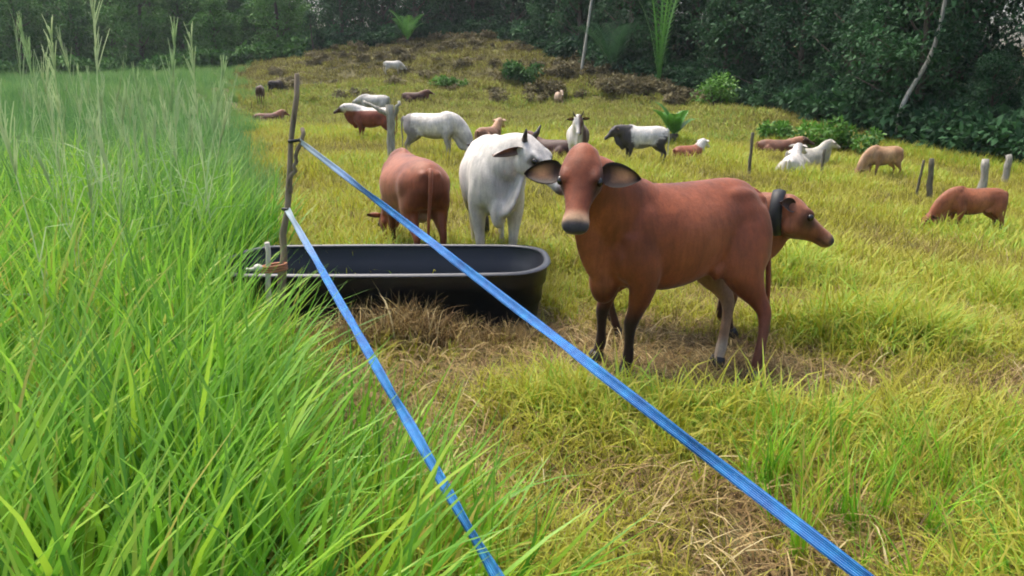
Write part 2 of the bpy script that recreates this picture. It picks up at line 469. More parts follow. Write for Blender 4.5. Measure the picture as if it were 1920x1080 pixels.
# mid pasture
x, y = pol(34000, 7, 32, 1.35)
m_ = (x > XB(y)) & (x < forest_edge(y) + .5); x, y = keep(m_, x, y)
pt = patch(x, y, .7, 3); pb = patch(x, y, .22, 4); far = smoothstep(8, 30, y)
tag(scatter('pasture_sward', x, y, K_SHORTF, (.75 + .6 * pt) * RNG.uniform(.8, 1.3, len(x)) * (1 + .35 * far), np.clip(.24 + .5 * pt + .32 * pb + .2 * (patch(x, y, 2.2, 15) - .5) + RNG.normal(0, .1, len(x)), 0.03, .95)), 'yellow green sward of the middle pasture among the cattle', 'grass', kind='stuff')
x, y = pol(9000, 7, 34, 1.3)
m_ = (x > XB(y) - .05) & (x < forest_edge(y)) & (RNG.uniform(0, 1, len(x)) < .15 + .8 * (patch(x, y, .9, 5) > .6) + .9 * np.exp(-(x - XB(y)) / 1.2)); x, y = keep(m_, x, y)
tag(scatter('dead_stalks', x, y, K_DRYUP, RNG.uniform(.6, 1.25, len(x)), np.clip(.5 + RNG.normal(0, .2, len(x)), 0, 1)), 'brown dead stalks scattered through the pasture', 'stalks', kind='stuff')
# coarse weeds
x, y = pol(2600, 6, 60, 1.2, .8)
m_ = (x > XB(y) + .3) & (x < forest_edge(y)) & ~in_trough(x, y, .2) & (patch(x, y, .8, 17) > .58); x, y = keep(m_, x, y)
tag(scatter('coarse_weeds', x, y, K_HILL, RNG.uniform(.35, .8, len(x)) * (.7 + y / 60), np.clip(RNG.normal(.25, .2, len(x)), 0, 1)), 'coarse olive and brown weeds dotted through the pasture', 'weeds', kind='stuff')
# hillside
x, y = pol(34000, 30, 92, 1.1, .62)
m_ = (x > XB(y) - .5) & (x < forest_edge(y) + 1.5); x, y = keep(m_, x, y)
pt = patch(x, y, .45, 6); pb = patch(x, y, .16, 7); hi = smoothstep(44, 70, y)
tag(scatter('hillside_grass', x, y, K_HILL, RNG.uniform(.7, 1.4, len(x)) * (.8 + .4 * pt), np.clip(.66 - .34 * hi + .35 * (pt - .5) + .3 * (pb - .5) + RNG.normal(0, .12, len(x)), 0.02, .97)), 'olive and brown rough grass covering the low hill', 'grass', kind='stuff')
# tall field, near
x, y = pol(3900, .9, 9, 1.2, 1.15)
edge = XB(y) - x
m_ = (edge > -.03) & ~in_trough(x, y, .06) & ~((y < 1.5) & (x > -.75)); x, y, edge = keep(m_, x, y, edge)
pt = patch(x, y, .9, 8); e = np.exp(-np.maximum(edge, 0) / .5)
lean_y = .10 + .38 * e * np.clip((4.4 - y) / 2.5, .15, 1) + RNG.normal(0, .12, len(x))
lean_x = RNG.normal(0, .10, len(x))
tag(scatter('tall_grass', x, y, K_TALL, RNG.uniform(.78, 1.12, len(x)) * (1 - .22 * e), np.clip(.32 + .4 * pt + RNG.normal(0, .13, len(x)), .02, .93), rz=RNG.uniform(-.5, .5, len(x)), lean=(lean_x, lean_y), real=True),
    'bright green waist high grass leaning over the fence line', 'grass', kind='stuff')
# loose blades reaching from the edge into the pasture
yy = RNG.uniform(1.9, 4.6, 150); xx = XB(yy) + RNG.uniform(0, 1, 150) ** 1.5 * .75 * np.clip((5 - yy) / 2.6, .2, 1)
m_ = ~in_trough(xx, yy, .05); xx, yy = keep(m_, xx, yy)
tag(scatter('edge_grass', xx, yy, K_TALL, RNG.uniform(.32, .66, len(xx)), np.clip(RNG.normal(.62, .14, len(xx)), 0, .95), rz=RNG.uniform(-.7, .7, len(xx)), lean=(RNG.normal(0, .2, len(xx)), RNG.uniform(.1, .75, len(xx)))),
    'loose bright green blades straggling from the tall grass into the pasture', 'grass', kind='stuff')
n = 150; xx = RNG.uniform(.9, 2.9, n); yy = 2.1 + RNG.uniform(0, 1.8, n); m_ = (patch(xx, yy, 2.4, 21) > .5) & (xx > .35 * yy); xx, yy = keep(m_, xx, yy)
tag(scatter('green_clumps', xx, yy, K_TALL, RNG.uniform(.22, .42, len(xx)), np.clip(RNG.normal(.72, .12, len(xx)), 0, .93), lean=(RNG.normal(0, .25, len(xx)), RNG.normal(0, .25, len(xx))), real=True),
    'fresh green grass clumps standing taller among the near pasture grass', 'grass', kind='stuff')
# tall field, far
x, y = pol(20000, 8, 92, 1.15, .95)
eg = XB(y) - x + (patch(x, y, 1.1, 12) - .5) * .05 * y
m_ = (eg > -.1) & (x > -.95 * y - 3); x, y, eg = keep(m_, x, y, eg)
pt = patch(x, y, .25, 9); f2 = smoothstep(10, 60, y)
tag(scatter('far_tall_grass', x, y, K_TALLF, RNG.uniform(.85, 1.15, len(x)) * (1 + .1 * f2) * (1 - .45 * np.exp(-np.maximum(eg, 0) / (.05 * y))), np.clip(.42 + .3 * (pt - .3) + RNG.normal(0, .1, len(x)), .02, .97), lean=(RNG.normal(0, .1, len(x)), RNG.normal(.08, .1, len(x)))),
    'soft green sea of tall grass stretching to the wood', 'grass', kind='stuff')
# seed heads
y = np.r_[RNG.uniform(3.4, 6.5, 26), RNG.uniform(6, 20, 70)]; x = XB(y) - np.abs(RNG.normal(0, .42, len(y))) * y * .45 - .25
sx = np.array([-3.3, -3.22, -3.1, -3.0, -2.95, -2.62, -2.55, -2.5, -2.25, -3.6, -2.9, -2.4]); sy = np.array([5.6, 5.4, 5.7, 5.5, 5.2, 5.5, 5.3, 5.6, 5.6, 5.5, 5.0, 5.1])
x = np.r_[x, sx]; y = np.r_[y, sy]
tag(scatter('seed_stalks', x, y, K_SEED, np.r_[RNG.uniform(.72, .95, len(x) - len(sx)), RNG.uniform(.92, 1.15, len(sx))], RNG.uniform(.2, .9, len(x)), lean=(RNG.normal(0, .06, len(x)), RNG.normal(.1, .08, len(x)))),
    'pale thin seed stalks rising above the tall grass', 'seed stalks', kind='stuff')
# dry stalks against the trough front and round its foot
n = 420; u = RNG.uniform(-.75, 1.1, n); x = TR_C[0] + u; y = TR_C[1] - .60 - np.abs(RNG.normal(0, .14, n)) + .04 * u
w = np.exp(-((u - .15) / .4) ** 2)
m_ = (RNG.uniform(0, 1, n) < .3 + .7 * w) & ~in_trough(x, y, .03); x, y, w = keep(m_, x, y, w)
tag(scatter('trough_stalks', x, y, K_DRYUP, (.55 + .5 * w) * RNG.uniform(.7, 1.15, len(x)), np.clip(RNG.normal(.45, .25, len(x)), 0, 1)), 'brown dry stalks standing against the front of the black trough', 'stalks', kind='stuff')

# ------------------------------------------------------------------ cattle
m, nt, b, out = newmat('cattle_coat')
ac = nd(nt, 'ShaderNodeAttribute', attribute_type='GEOMETRY', attribute_name='coat')
tc = nd(nt, 'ShaderNodeTexCoord')
n1 = noise(nt, 5, 4, tc.outputs['Object']); n2 = noise(nt, 90, 3, tc.outputs['Object'], .7); n4 = noise(nt, 14, 5, tc.outputs['Object'], .6)
v = mixc(nt, .85, ac.outputs['Color'], ramp(nt, n1.outputs[0], [(.3, (.62, .62, .62)), (.7, (1.15, 1.12, 1.1))]).outputs[0], 'MULTIPLY')
v = mixc(nt, .35, v, ramp(nt, n2.outputs[0], [(.3, (.6, .6, .6)), (.7, (1.2, 1.2, 1.2))]).outputs[0], 'MULTIPLY')
mp = nd(nt, 'ShaderNodeMapping'); mp.inputs['Scale'].default_value = (26, 26, 5); nt.links.new(tc.outputs['Object'], mp.inputs[0])
n5 = noise(nt, 1.0, 5, mp.outputs[0], .65)
v = mixc(nt, .6, v, ramp(nt, n5.outputs[0], [(.3, (.58, .56, .55)), (.7, (1.28, 1.26, 1.24))]).outputs[0], 'MULTIPLY')
nt.links.new(v, b.inputs['Base Color'])
b.inputs['Roughness'].default_value = .56; b.inputs['Specular IOR Level'].default_value = .3
b.inputs['Sheen Weight'].default_value = .12; b.inputs['Sheen Roughness'].default_value = .4
bump(nt, b, math_(nt, 'ADD', math_(nt, 'MULTIPLY', n4.outputs[0], .8), math_(nt, 'MULTIPLY', n2.outputs[0], .3)), .4, .014)
M_COAT = m
def plain(name, col, rough=.5, spec=.5):
    m, nt, b, out = newmat(name)
    tc = nd(nt, 'ShaderNodeTexCoord'); n = noise(nt, 25, 4, tc.outputs['Object'])
    c = mixc(nt, .5, col, ramp(nt, n.outputs[0], [(.3, (.55, .55, .55)), (.7, (1.3, 1.3, 1.3))]).outputs[0], 'MULTIPLY')
    nt.links.new(c, b.inputs['Base Color']); b.inputs['Roughness'].default_value = rough; b.inputs['Specular IOR Level'].default_value = spec
    return m
M_EYE = plain('eye_dark', (.012, .008, .006), .12, .6)
M_HOOF = plain('hoof_horn', (.022, .018, .016), .5)
M_HORN = plain('horn', (.035, .028, .022), .45)
M_COLLAR = plain('collar_black', (.012, .014, .016), .6)

BROWN = (.24, .062, .024); DKBROWN = (.06, .026, .016); WHITE = (.74, .72, .67); GREY = (.20, .19, .185); TAN = (.42, .235, .12)
NOSE = (.05, .048, .055); CREAM = (.55, .36, .22)
def lerp(a, b_, t):
    t = max(0, min(1, t)); return tuple(a[i] + (b_[i] - a[i]) * t for i in range(3))
def vn(p, s, o=0): return mnoise.noise(Vector(p) * s + Vector((o, o * 2.3, -o)))

def coat_brown(base=BROWN, leg=DKBROWN, muzzle=CREAM, legtop=.42, belly=None, face=None):
    def f(part, t, p, hp):
        c = base
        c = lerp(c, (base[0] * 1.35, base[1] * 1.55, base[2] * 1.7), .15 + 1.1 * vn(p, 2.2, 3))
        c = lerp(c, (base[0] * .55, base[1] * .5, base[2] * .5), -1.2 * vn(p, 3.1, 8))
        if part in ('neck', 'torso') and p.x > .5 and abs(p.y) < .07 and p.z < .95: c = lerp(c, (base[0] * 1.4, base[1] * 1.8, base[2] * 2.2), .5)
        if part == 'torso' and p.z < .62: c = lerp(c, (base[0] * .45, base[1] * .4, base[2] * .4), (.64 - p.z) / .08)  # shade under the belly, painted into the coat colour
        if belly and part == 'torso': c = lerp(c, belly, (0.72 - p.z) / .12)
        if part == 'udder': c = (.50, .33, .24)
        if face and part == 'head': c = lerp(c, face, .8)
        if part.startswith('leg'):
            dark, top_ = leg(part) if callable(leg) else (leg, legtop)
            c = lerp(c, dark, (top_ - p.z) / .16 + .3 * vn(p, 9, 1))
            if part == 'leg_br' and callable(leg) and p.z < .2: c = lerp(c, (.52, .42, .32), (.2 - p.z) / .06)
        if part == 'head' and hp is not None:
            if hp.x > .33: c = lerp(c, muzzle, (hp.x - .345) / .05)
            if hp.x > .405 and hp.z > -.032: c = lerp(c, NOSE, (hp.x - .405) / .012)
            if hp.x > .33 and abs(hp.z + .045) < .008: c = lerp(c, (.03, .02, .018), .8)
            if abs(hp.y) > .075: c = lerp(c, (.04, .018, .012), 1.2 - math.hypot((hp.x - .18) / .10, (hp.z - .005) / .07))
        return c
    return f

def coat_white(grey=None, base=WHITE):
    def f(part, t, p, hp):
        c = lerp(base, (base[0] * .72, base[1] * .71, base[2] * .7), .5 + .8 * vn(p, 2.6, 5))
        if grey: 
            g = grey(part, t, p)
            if g > 0: c = lerp(c, GREY, g)
        if part.startswith('leg'): c = lerp(c, (.5, .46, .38), (.5 - p.z) / .3)
        if part == 'head' and hp is not None:
            if hp.x > .38: c = lerp(c, (.16, .13, .12), (hp.x - .38) / .03)
            if abs(hp.y) > .065 and abs(hp.x - .168) < .045 and abs(hp.z - .02) < .035: c = lerp(c, (.06, .05, .045), .85)
        return c
    return f

LEGN = ('leg_fl', 'leg_fr', 'leg_bl', 'leg_br')
HOOF0 = {'leg_fl': (.42, .13), 'leg_fr': (.42, -.13), 'leg_bl': (-.56, .13), 'leg_br': (-.56, -.13)}
HEADSEC = [  # along the head, half width, top, bottom, squareness
    (-.075, .045, .015, -.05), (-.05, .072, .045, -.085), (0, .086, .078, -.115), (.06, .103, .090, -.138), (.12, .112, .082, -.148), (.17, .103, .066, -.142),
    (.23, .078, .050, -.118), (.29, .063, .040, -.094), (.345, .060, .034, -.078), (.39, .068, .032, -.074), (.425, .070, .024, -.070), (.45, .060, .008, -.058), (.465, .034, -.008, -.040)]

def superring(cx, cz, hw, top, bot, n=20, px=.85, narrow=.0):
    r = []
    for k in range(n):
        a = 2 * math.pi * k / n; c, s_ = math.cos(a), math.sin(a)
        y = hw * math.copysign(abs(c) ** px, c); z = (top if s_ >= 0 else bot) * abs(s_) ** px
        if s_ > 0: y *= 1 - narrow * s_ * s_
        r.append(Vector((cx, y, cz + z)))
    return r

def make_cow(name, label, loc, yaw, size, coat, poll, hdir, hup=None, hooves=None, lying=False, world_pose=False, voxel=.013,
             ear=(.19, .085), ear_dir=(-.15, 1, -.12), ear_face=(1, 0, .35), ear_base=(.045, .088, .02), ear_in=(.50, .25, .11), ear_rim=(.025, .014, .01), ear_out=None, horns=None, tail=True, fat=1.0, hump=.05, dewlap=.09, head_size=1.0, udder=False, collar=False, tailside=.0, k_=1.0, neck_in=(.0, .05), head_len=1.0, group='cattle in the pasture', small=False):
    """x forward, y left, z up, 1.2 m at the withers before scaling by size"""
    Rw = Matrix.Rotation(-yaw, 3, 'Z')
    root = empty(name, loc, yaw, size)
    tag(root, label, 'cow' if name == 'cow' else name, group)
    def loc_of(p): return (Rw @ (Vector(p) - Vector(loc))) / size
    def dir_of(d): return (Rw @ Vector(d)).normalized()
    if world_pose:
        poll = loc_of(poll); hdir = dir_of(hdir); hup = dir_of(hup) if hup is not None else None
        if hooves: hooves = {k: loc_of(v) for k, v in hooves.items()}
    poll = Vector(poll); D = Vector(hdir).normalized()
    U = Vector(hup) if hup is not None else Vector((0, 0, 1))
    U = (U - D * U.dot(D)).normalized(); S = U.cross(D)          # S points to the animal's left
    hs = head_size
    HM = Matrix((D * head_len, S, U)).transposed()
    dz = -.56 if lying else 0.0
    mb = MB()
    T = [(-.735, .93, .06, .09, .10), (-.70, .93, .12, .15, .16), (-.62, .92, .18, .22, .23), (-.50, .91, .225, .26, .25), (-.36, .90, .225, .275, .255), (-.20, .88, .25, .29, .29),
         (0, .87, .28, .295, .325), (.16, .87, .268, .30, .335), (.26, .875, .235, .303, .325), (.35, .88, .218, .305, .315), (.47, .89, .195, .285, .30), (.57, .88, .15, .23, .25), (.64, .86, .10, .15, .18), (.68, .85, .05, .07, .09)]
    mb.rings([superring(a * k_, z + dz, w * fat, tp, -bt * (1 if a > .4 or a < -.5 else (fat + 1) / 2), 56, .9, .34) for a, z, w, tp, bt in resample(T, 48)], 'torso')
    for s in (-1, 1):
        mb.ell((-.43 * k_, s * .10, 1.055 + dz), (.16, .068, .075), 'torso')          # hooks
        mb.ell((-.68 * k_, s * .075, 1.02 + dz), (.06, .045, .06), 'torso')         # pins
        mb.ell((.41 * k_, s * .15 * fat, .84 + dz), (.12, .066, .24), 'torso')       # shoulder blade
        mb.ell((.49 * k_, s * .11, .78 + dz), (.11, .075, .14), 'torso')             # point of shoulder
    mb.ell((.38 * k_, 0, 1.13 + dz), (.16, .06, .05 + hump), 'torso')
    mb.ell((.60 * k_, 0, .655 + dz), (.10, .07, .16), 'torso')                       # brisket
    # neck
    A = Vector((.40 * k_, 0, .97 + dz)); B = poll + D * neck_in[0] * hs - U * neck_in[1] * hs
    sp = (B - A).length
    c1 = A + Vector((.75, 0, .35 if B.z > A.z + .15 else .1)).normalized() * sp * .38; c2 = B - (D * .45 - U * .25 + Vector((0, 0, .0))).normalized() * sp * .20 - Vector((0, 0, 1)) * sp * .12
    npts = []; nrad = []
    for i in range(11):
        t = i / 10; p = A * (1 - t) ** 3 + c1 * 3 * t * (1 - t) ** 2 + c2 * 3 * t * t * (1 - t) + B * t ** 3
        npts.append(p); nrad.append((.165 * (1 - t) ** 1.1 + .090 * hs * t + .04 * t * (1 - t), .25 * (1 - t) ** 1.1 + .112 * hs * t + .09 * t * (1 - t)))
    mb.tube([tuple(q) for q in resample([tuple(p) for p in npts], 26)], [tuple(q) for q in resample(nrad, 26)], 'neck', (0, 1, 0), 32)
    dl = []; dr = []
    J = poll + D * .10 * hs - U * .12 * hs; Bk = Vector((.60 * k_, 0, .64 + dz))
    for i in range(9):
        t = i / 8; q = npts[int(round((1 - t) * 9))]
        p = J * (1 - t) + Bk * t; p = p * .75 + (q + (p - q) * 1.05) * .25 + Vector((0, 0, -dewlap * .55 * math.sin(math.pi * t))); dl.append(p); dr.append((.026 + .028 * t, .045 + dewlap * math.sin(math.pi * min(1, t * .85 + .1))))
    if dewlap > 0: mb.tube(dl, dr, 'neck', (0, 1, 0), 12)
    # head
    HR = []
    for s_, w, tp, bt in resample(HEADSEC, 34):
        ring = superring(0, 0, w * 1.06, tp, bt, 36, .86, .18)
        HR.append([poll + HM @ (Vector((s_, q.y, q.z)) * hs) for q in ring])
    mb.rings(HR, 'head')
    for s in (-1, 1):
        mb.ell(poll + HM @ (Vector((.145, s * .082, .050)) * hs), tuple(v_ * hs for v_ in (.055, .028, .022)), 'head', HM)   # brow
        mb.ell(poll + HM @ (Vector((.10, s * .085, -.075)) * hs), tuple(v_ * hs for v_ in (.07, .028, .06)), 'head', HM)     # cheek
        mb.ell(poll + HM @ (Vector((.425, s * .045, -.008)) * hs), tuple(v_ * hs for v_ in (.028, .024, .024)), 'head', HM)  # nostril wing
    mb.ell(poll + HM @ (Vector((.02, 0, .048)) * hs), tuple(v_ * hs for v_ in (.085, .075, .042)), 'head', HM)
    # legs
    feet = {}
    for L in LEGN:
        s = 1 if L.endswith('l') else -1
        hx, hy = HOOF0[L][0] * k_, HOOF0[L][1]; gz = 0.0
        if hooves and L in hooves: hx, hy = hooves[L][0], hooves[L][1]; gz = hooves[L][2]
        ox, oy = hx - HOOF0[L][0] * k_, hy - HOOF0[L][1]
        if lying:
            if L[4] == 'f':
                pts = [(.40, s * .15, .34), (.36, s * .19, .16), (.50, s * .19, .08), (.60, s * .17, .07), (.50, s * .15, .045), (.40, s * .13, .04)]
                rad = [(.07, .10), .075, .055, .05, .038, .03]
            else:
                pts = [(-.45, s * .18, .34), (-.30, s * .27, .20), (-.12, s * .31, .14), (-.30, s * .34, .07), (-.48, s * .33, .05), (-.32, s * .36, .045), (-.22, s * .36, .04)]
                rad = [(.10, .16), (.11, .15), .08, .065, .045, .036, .03]
            mb.tube(pts, rad, L, (0, 1, 0), 12); feet[L] = None; continue
        if L[4] == 'f':
            ctl = [(.43, s * .145, .92, 0, .055, .13), (.42, s * .155, .78, .04, .072, .125), (.40, s * .155, .66, .10, .074, .098), (.40, s * .148, .55, .25, .062, .074), (.41, s * .14, .44, .48, .048, .054),
                   (.425, s * .135, .37, .66, .045, .047), (.42, s * .132, .31, .76, .036, .038), (.41, s * .13, .22, .88, .030, .033), (.405, s * .13, .13, .96, .037, .040), (.42, s * .13, .085, .99, .033, .036), (.435, s * .13, .05, 1, .036, .042)]
        else:
            ctl = [(-.50, s * .11, 1.00, 0, .07, .17), (-.50, s * .135, .88, .03, .098, .205), (-.47, s * .15, .75, .10, .105, .20), (-.46, s * .155, .64, .20, .092, .160), (-.525, s * .15, .54, .34, .066, .100), (-.60, s * .142, .46, .50, .046, .068),
                   (-.645, s * .138, .40, .64, .042, .056), (-.64, s * .135, .33, .77, .035, .043), (-.61, s * .132, .23, .9, .031, .036), (-.58, s * .13, .13, .97, .037, .041), (-.565, s * .13, .085, .99, .034, .037), (-.55, s * .13, .05, 1, .036, .042)]
        pts = []; rad = []
        for (cx, cy, cz, k, rs, rf) in resample(ctl, 22):
            k = max(0, min(1, k)); pts.append((cx * k_ + ox * k, cy + oy * k, cz + gz * k + dz * 0)); q_ = 1.0 if cz > .5 else .93; rad.append((rs * q_, rf * q_))
        mb.tube(pts, rad, L, (0, 1, 0), 24)
        feet[L] = Vector((pts[-1][0], pts[-1][1], gz))
    if udder: mb.ell((-.34 * k_, 0, .60), (.14, .10, .10), 'udder')
    if not lying:   # flank skin between stifle and belly
        for s in (-1, 1): mb.tube([(-.38 * k_, s * .16, .74), (-.28 * k_, s * .19, .68), (-.15 * k_, s * .19, .64)], [(.03, .08), (.03, .07), (.03, .05)], 'torso', (0, 1, 0), 10)
    src = mb.mesh('cow_source'); tmp = bpy.data.objects.new('tmp', src); COL.objects.link(tmp)
    md = tmp.modifiers.new('r', 'REMESH'); md.mode = 'VOXEL'; md.voxel_size = voxel * (1 if not small else 1.25); md.use_smooth_shade = True
    dg = bpy.context.evaluated_depsgraph_get(); dg.update()
    body = bpy.data.meshes.new_from_object(tmp.evaluated_get(dg)); body.name = 'body'
    bpy.data.objects.remove(tmp)
    body.polygons.foreach_set('use_smooth', [True] * len(body.polygons))
    kd = kdtree.KDTree(len(mb.v))
    for i, p in enumerate(mb.v): kd.insert(p, i)
    kd.balance(); HMi = HM.inverted()
    cols = np.ones((len(body.vertices), 4), np.float32); wts = []
    for i, vv in enumerate(body.vertices):
        _, j, _ = kd.find(vv.co); part, t = mb.tag[j]
        hp = (HMi @ (vv.co - poll)) / hs if part == 'head' else None
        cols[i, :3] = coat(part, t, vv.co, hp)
        wts.append({'torso': 1, 'neck': 1, 'udder': 1, 'head': .25}.get(part, 1.0 if vv.co.z > .62 else .12))
    co = np.empty((len(body.vertices), 3), np.float32); body.vertices.foreach_get('co', co.ravel()); ed_ = np.empty((len(body.edges), 2), np.int32); body.edges.foreach_get('vertices', ed_.ravel())
    deg = np.bincount(ed_.ravel(), minlength=len(co)).astype(np.float32)[:, None]; wgt = np.array(wts, np.float32)[:, None]
    def lap(a):
        o_ = np.zeros_like(a); np.add.at(o_, ed_[:, 0], a[ed_[:, 1]]); np.add.at(o_, ed_[:, 1], a[ed_[:, 0]]); return o_ / deg - a
    for _ in range(6): wgt = wgt + .6 * lap(wgt)
    nit = 11 if not small else 6
    for it in range(nit):
        co = co + .55 * lap(co) * (1 if it < 4 else wgt)
        if it % 2: co = co - .25 * lap(co) * wgt
    body.vertices.foreach_set('co', co.ravel()); body.update()
    for _ in range(2 if small else 3): cols[:, :3] += .5 * lap(cols[:, :3])
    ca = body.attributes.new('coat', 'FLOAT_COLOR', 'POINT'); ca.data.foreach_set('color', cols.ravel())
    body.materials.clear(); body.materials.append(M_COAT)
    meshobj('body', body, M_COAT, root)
    # ears: cupped leaves, dark rim, paler inside
    eo = ear_out or coat('neck', .9, poll, None)
    for s in (-1, 1):
        ed = Vector((ear_dir[0], ear_dir[1] * s, ear_dir[2])).normalized(); fx = Vector(ear_face); fx = (fx - ed * fx.dot(ed)).normalized(); up = ed.cross(fx) * s
        nu, nv = 13, 12; V = []; C = []; F = []
        for side in (0, 1):
            for i in range(nu):
                t = i / (nu - 1); wd = ear[1] * (math.sin(math.pi * min(1, t * .93 + .07) ** .8) ** .75 + .02) * (.95 if t > .15 else .75)
                for k in range(nv):
                    q = 2 * k / (nv - 1) - 1
                    p = Vector((ear_base[0], s * ear_base[1], ear_base[2])) + ed * t * ear[0] + up * q * wd / 1.0 * .55 + fx * (.035 * q * q * (1 - .5 * t) - .03) - Vector((0, 0, 1)) * .03 * t * t
                    if side: p -= fx * .007 * (1 - abs(q))
                    V.append(poll + HM @ (p * hs)); rim = max(abs(q) ** 3, t ** 6)
                    C.append((*(lerp(eo, ear_rim, rim) if side else lerp(lerp(ear_in, (.05, .022, .013), max((.55 - t) / .3, q * 1.3 + .15)), ear_rim, rim * 2.2)), 1))
        nn = nu * nv
        for side in (0, 1):
            for i in range(nu - 1):
                for k in range(nv - 1):
                    a = side * nn + i * nv + k; q4 = (a, a + 1, a + nv + 1, a + nv); F.append(q4 if side == 0 else q4[::-1])
        for i in range(nu - 1):
            for k in (0, nv - 1): a = i * nv + k; F.append((a, a + nv, nn + a + nv, nn + a))
        for k in range(nv - 1): a = (nu - 1) * nv + k; F.append((a, a + 1, nn + a + 1, nn + a))
        em = pydata('ear', V, F); ea = em.attributes.new('coat', 'FLOAT_COLOR', 'POINT'); ea.data.foreach_set('color', np.array(C, np.float32).ravel())
        meshobj('ear', em, M_COAT, root)
        if not small:
            e = MB().ell(poll + HM @ (Vector((.170, s * .104, .026)) * hs), tuple(q_ * hs for q_ in (.027, .018, .022)), '', HM); meshobj('eye', e.mesh('eye'), M_EYE, root)
            e = MB().ell(poll + HM @ (Vector((.447, s * .036, -.014)) * hs), tuple(q_ * hs for q_ in (.010, .013, .011)), '', HM); meshobj('nostril', e.mesh('nostril'), M_EYE, root)
        if horns:
            b0 = Vector((.005, s * .062, .065)); hp_ = [b0, b0 + Vector((-.01, s * .03, .05)) * horns, b0 + Vector((-.03, s * .045, .11)) * horns]
            meshobj('horn', MB().tube([poll + HM @ (p * hs) for p in hp_], [.022 * hs, .017 * hs, .006 * hs], '', (0, 1, 0), 8).mesh('horn'), M_HORN, root)
    for L, p in feet.items():
        if p is None or small: continue
        hb = MB()
        for s in (-1, 1): hb.tube([(p.x - .005, p.y + s * .020, p.z + .075), (p.x + .005, p.y + s * .021, p.z + .04), (p.x + .015, p.y + s * .022, p.z - .005)], [(.020, .036), (.022, .044), (.024, .054)], '', (0, 1, 0), 10)
        meshobj('hoof', hb.mesh('hoof'), M_HOOF, root)
    if tail:
        z0 = 1.08 + dz; ts = tailside
        tx = .735 * (1 - k_); tp = [(-.70 + tx, 0, z0), (-.765 + tx, ts * .2, z0 - .06), (-.78 + tx, ts * .6, z0 - .28), (-.765 + tx, ts, max(z0 - .58, .06)), (-.77 + tx, ts, max(z0 - .74, .04))]
        tb = MB().tube([tuple(q) for q in resample(tp, 12)], [.028 * (1 - .6 * i / 11) for i in range(12)], 'tail', (0, 1, 0), 8).mesh('tail')
        ca = tb.attributes.new('coat', 'FLOAT_COLOR', 'POINT'); ca.data.foreach_set('color', np.array([(*coat('torso', 0, Vector((-.7, 0, .95)), None), 1)] * len(tb.vertices), np.float32).ravel())
        tl = meshobj('tail', tb, M_COAT, root)
        if not small:
            e = Vector(tp[-1]); meshobj('tail_switch', MB().tube([e + Vector((0, 0, .06)), e + Vector((0, 0, -.02)), e + Vector((0, .005, -.14)), e + Vector((0, 0, -.24))], [.014, .03, .028, .006], '', (0, 1, 0), 8).mesh('tail_switch'), M_HOOF, tl)
    if collar:
        i = 9; p = npts[i]; Tn = (npts[i + 1] - npts[i - 1]).normalized(); ra = (nrad[i][0] + .018, nrad[i][1] + .026)
        meshobj('collar', MB().tube([p - Tn * .05, p - Tn * .045, p, p + Tn * .045, p + Tn * .05], [(ra[0] * .8, ra[1] * .8), ra, (ra[0] * 1.05, ra[1] * 1.05), ra, (ra[0] * .8, ra[1] * .8)], '', (0, 1, 0), 20).mesh('collar'), M_COLLAR, root)
    return root

def on(x, y, dz=0.0): return (x, y, h1(x, y) + dz)
R = math.radians
def hoof(x, y): return (x, y, h1(x, y))

# red-brown cow by the trough, head turned to the camera
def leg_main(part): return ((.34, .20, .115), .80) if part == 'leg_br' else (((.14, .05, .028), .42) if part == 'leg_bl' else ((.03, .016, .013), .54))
yaw = R(180 + 28)
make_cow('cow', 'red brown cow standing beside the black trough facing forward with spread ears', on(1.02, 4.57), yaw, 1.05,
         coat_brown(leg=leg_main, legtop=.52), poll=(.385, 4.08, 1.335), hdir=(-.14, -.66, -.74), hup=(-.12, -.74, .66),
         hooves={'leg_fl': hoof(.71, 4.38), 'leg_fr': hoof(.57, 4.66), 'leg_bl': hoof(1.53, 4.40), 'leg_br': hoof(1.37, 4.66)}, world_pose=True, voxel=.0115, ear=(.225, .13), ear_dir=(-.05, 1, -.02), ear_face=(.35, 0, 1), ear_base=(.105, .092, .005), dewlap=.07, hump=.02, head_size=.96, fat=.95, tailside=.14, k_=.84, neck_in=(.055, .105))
# calf with the collar
make_cow('calf', 'brown calf with a thick black collar behind the red brown cow', tail=False, loc=on(1.26, 5.40), yaw=R(2), size=.86,
         coat=coat_brown((.25, .085, .04), DKBROWN, (.33, .16, .09)), poll=(1.94, 5.28, .885), hdir=(.80, -.10, -.55), hup=(.55, 0, .80), world_pose=True, voxel=.013, ear=(.17, .09), ear_dir=(-.85, .55, .1), ear_in=(.07, .03, .02), collar=True, head_size=1.34, head_len=.80, dewlap=.05, hump=.03)
# white cow behind the trough
make_cow('cow', 'white cow with one black horn looking aside behind the trough', on(-.19, 7.2), R(-84), 1.12,
         coat_white(), poll=(.10, 6.45, 1.23), hdir=(.66, -.34, -.64), hup=(.52, -.40, .70), world_pose=True, voxel=.013, ear=(.20, .075), ear_dir=(-.45, .75, -.5), ear_in=(.42, .20, .15), ear_rim=(.20, .14, .11), horns=.8, dewlap=.13, head_size=1.08, fat=1.02)
# brown cow seen from behind
make_cow('cow', 'chestnut brown cow grazing with its rump to the trough', on(-1.0, 7.5), R(112), .94,
         coat_brown((.25, .075, .035)), poll=(.98, .05, .42), hdir=(.30, 0, -.95), hup=(.95, 0, .3), voxel=.014, fat=1.2, udder=True, tailside=.05, dewlap=.06)
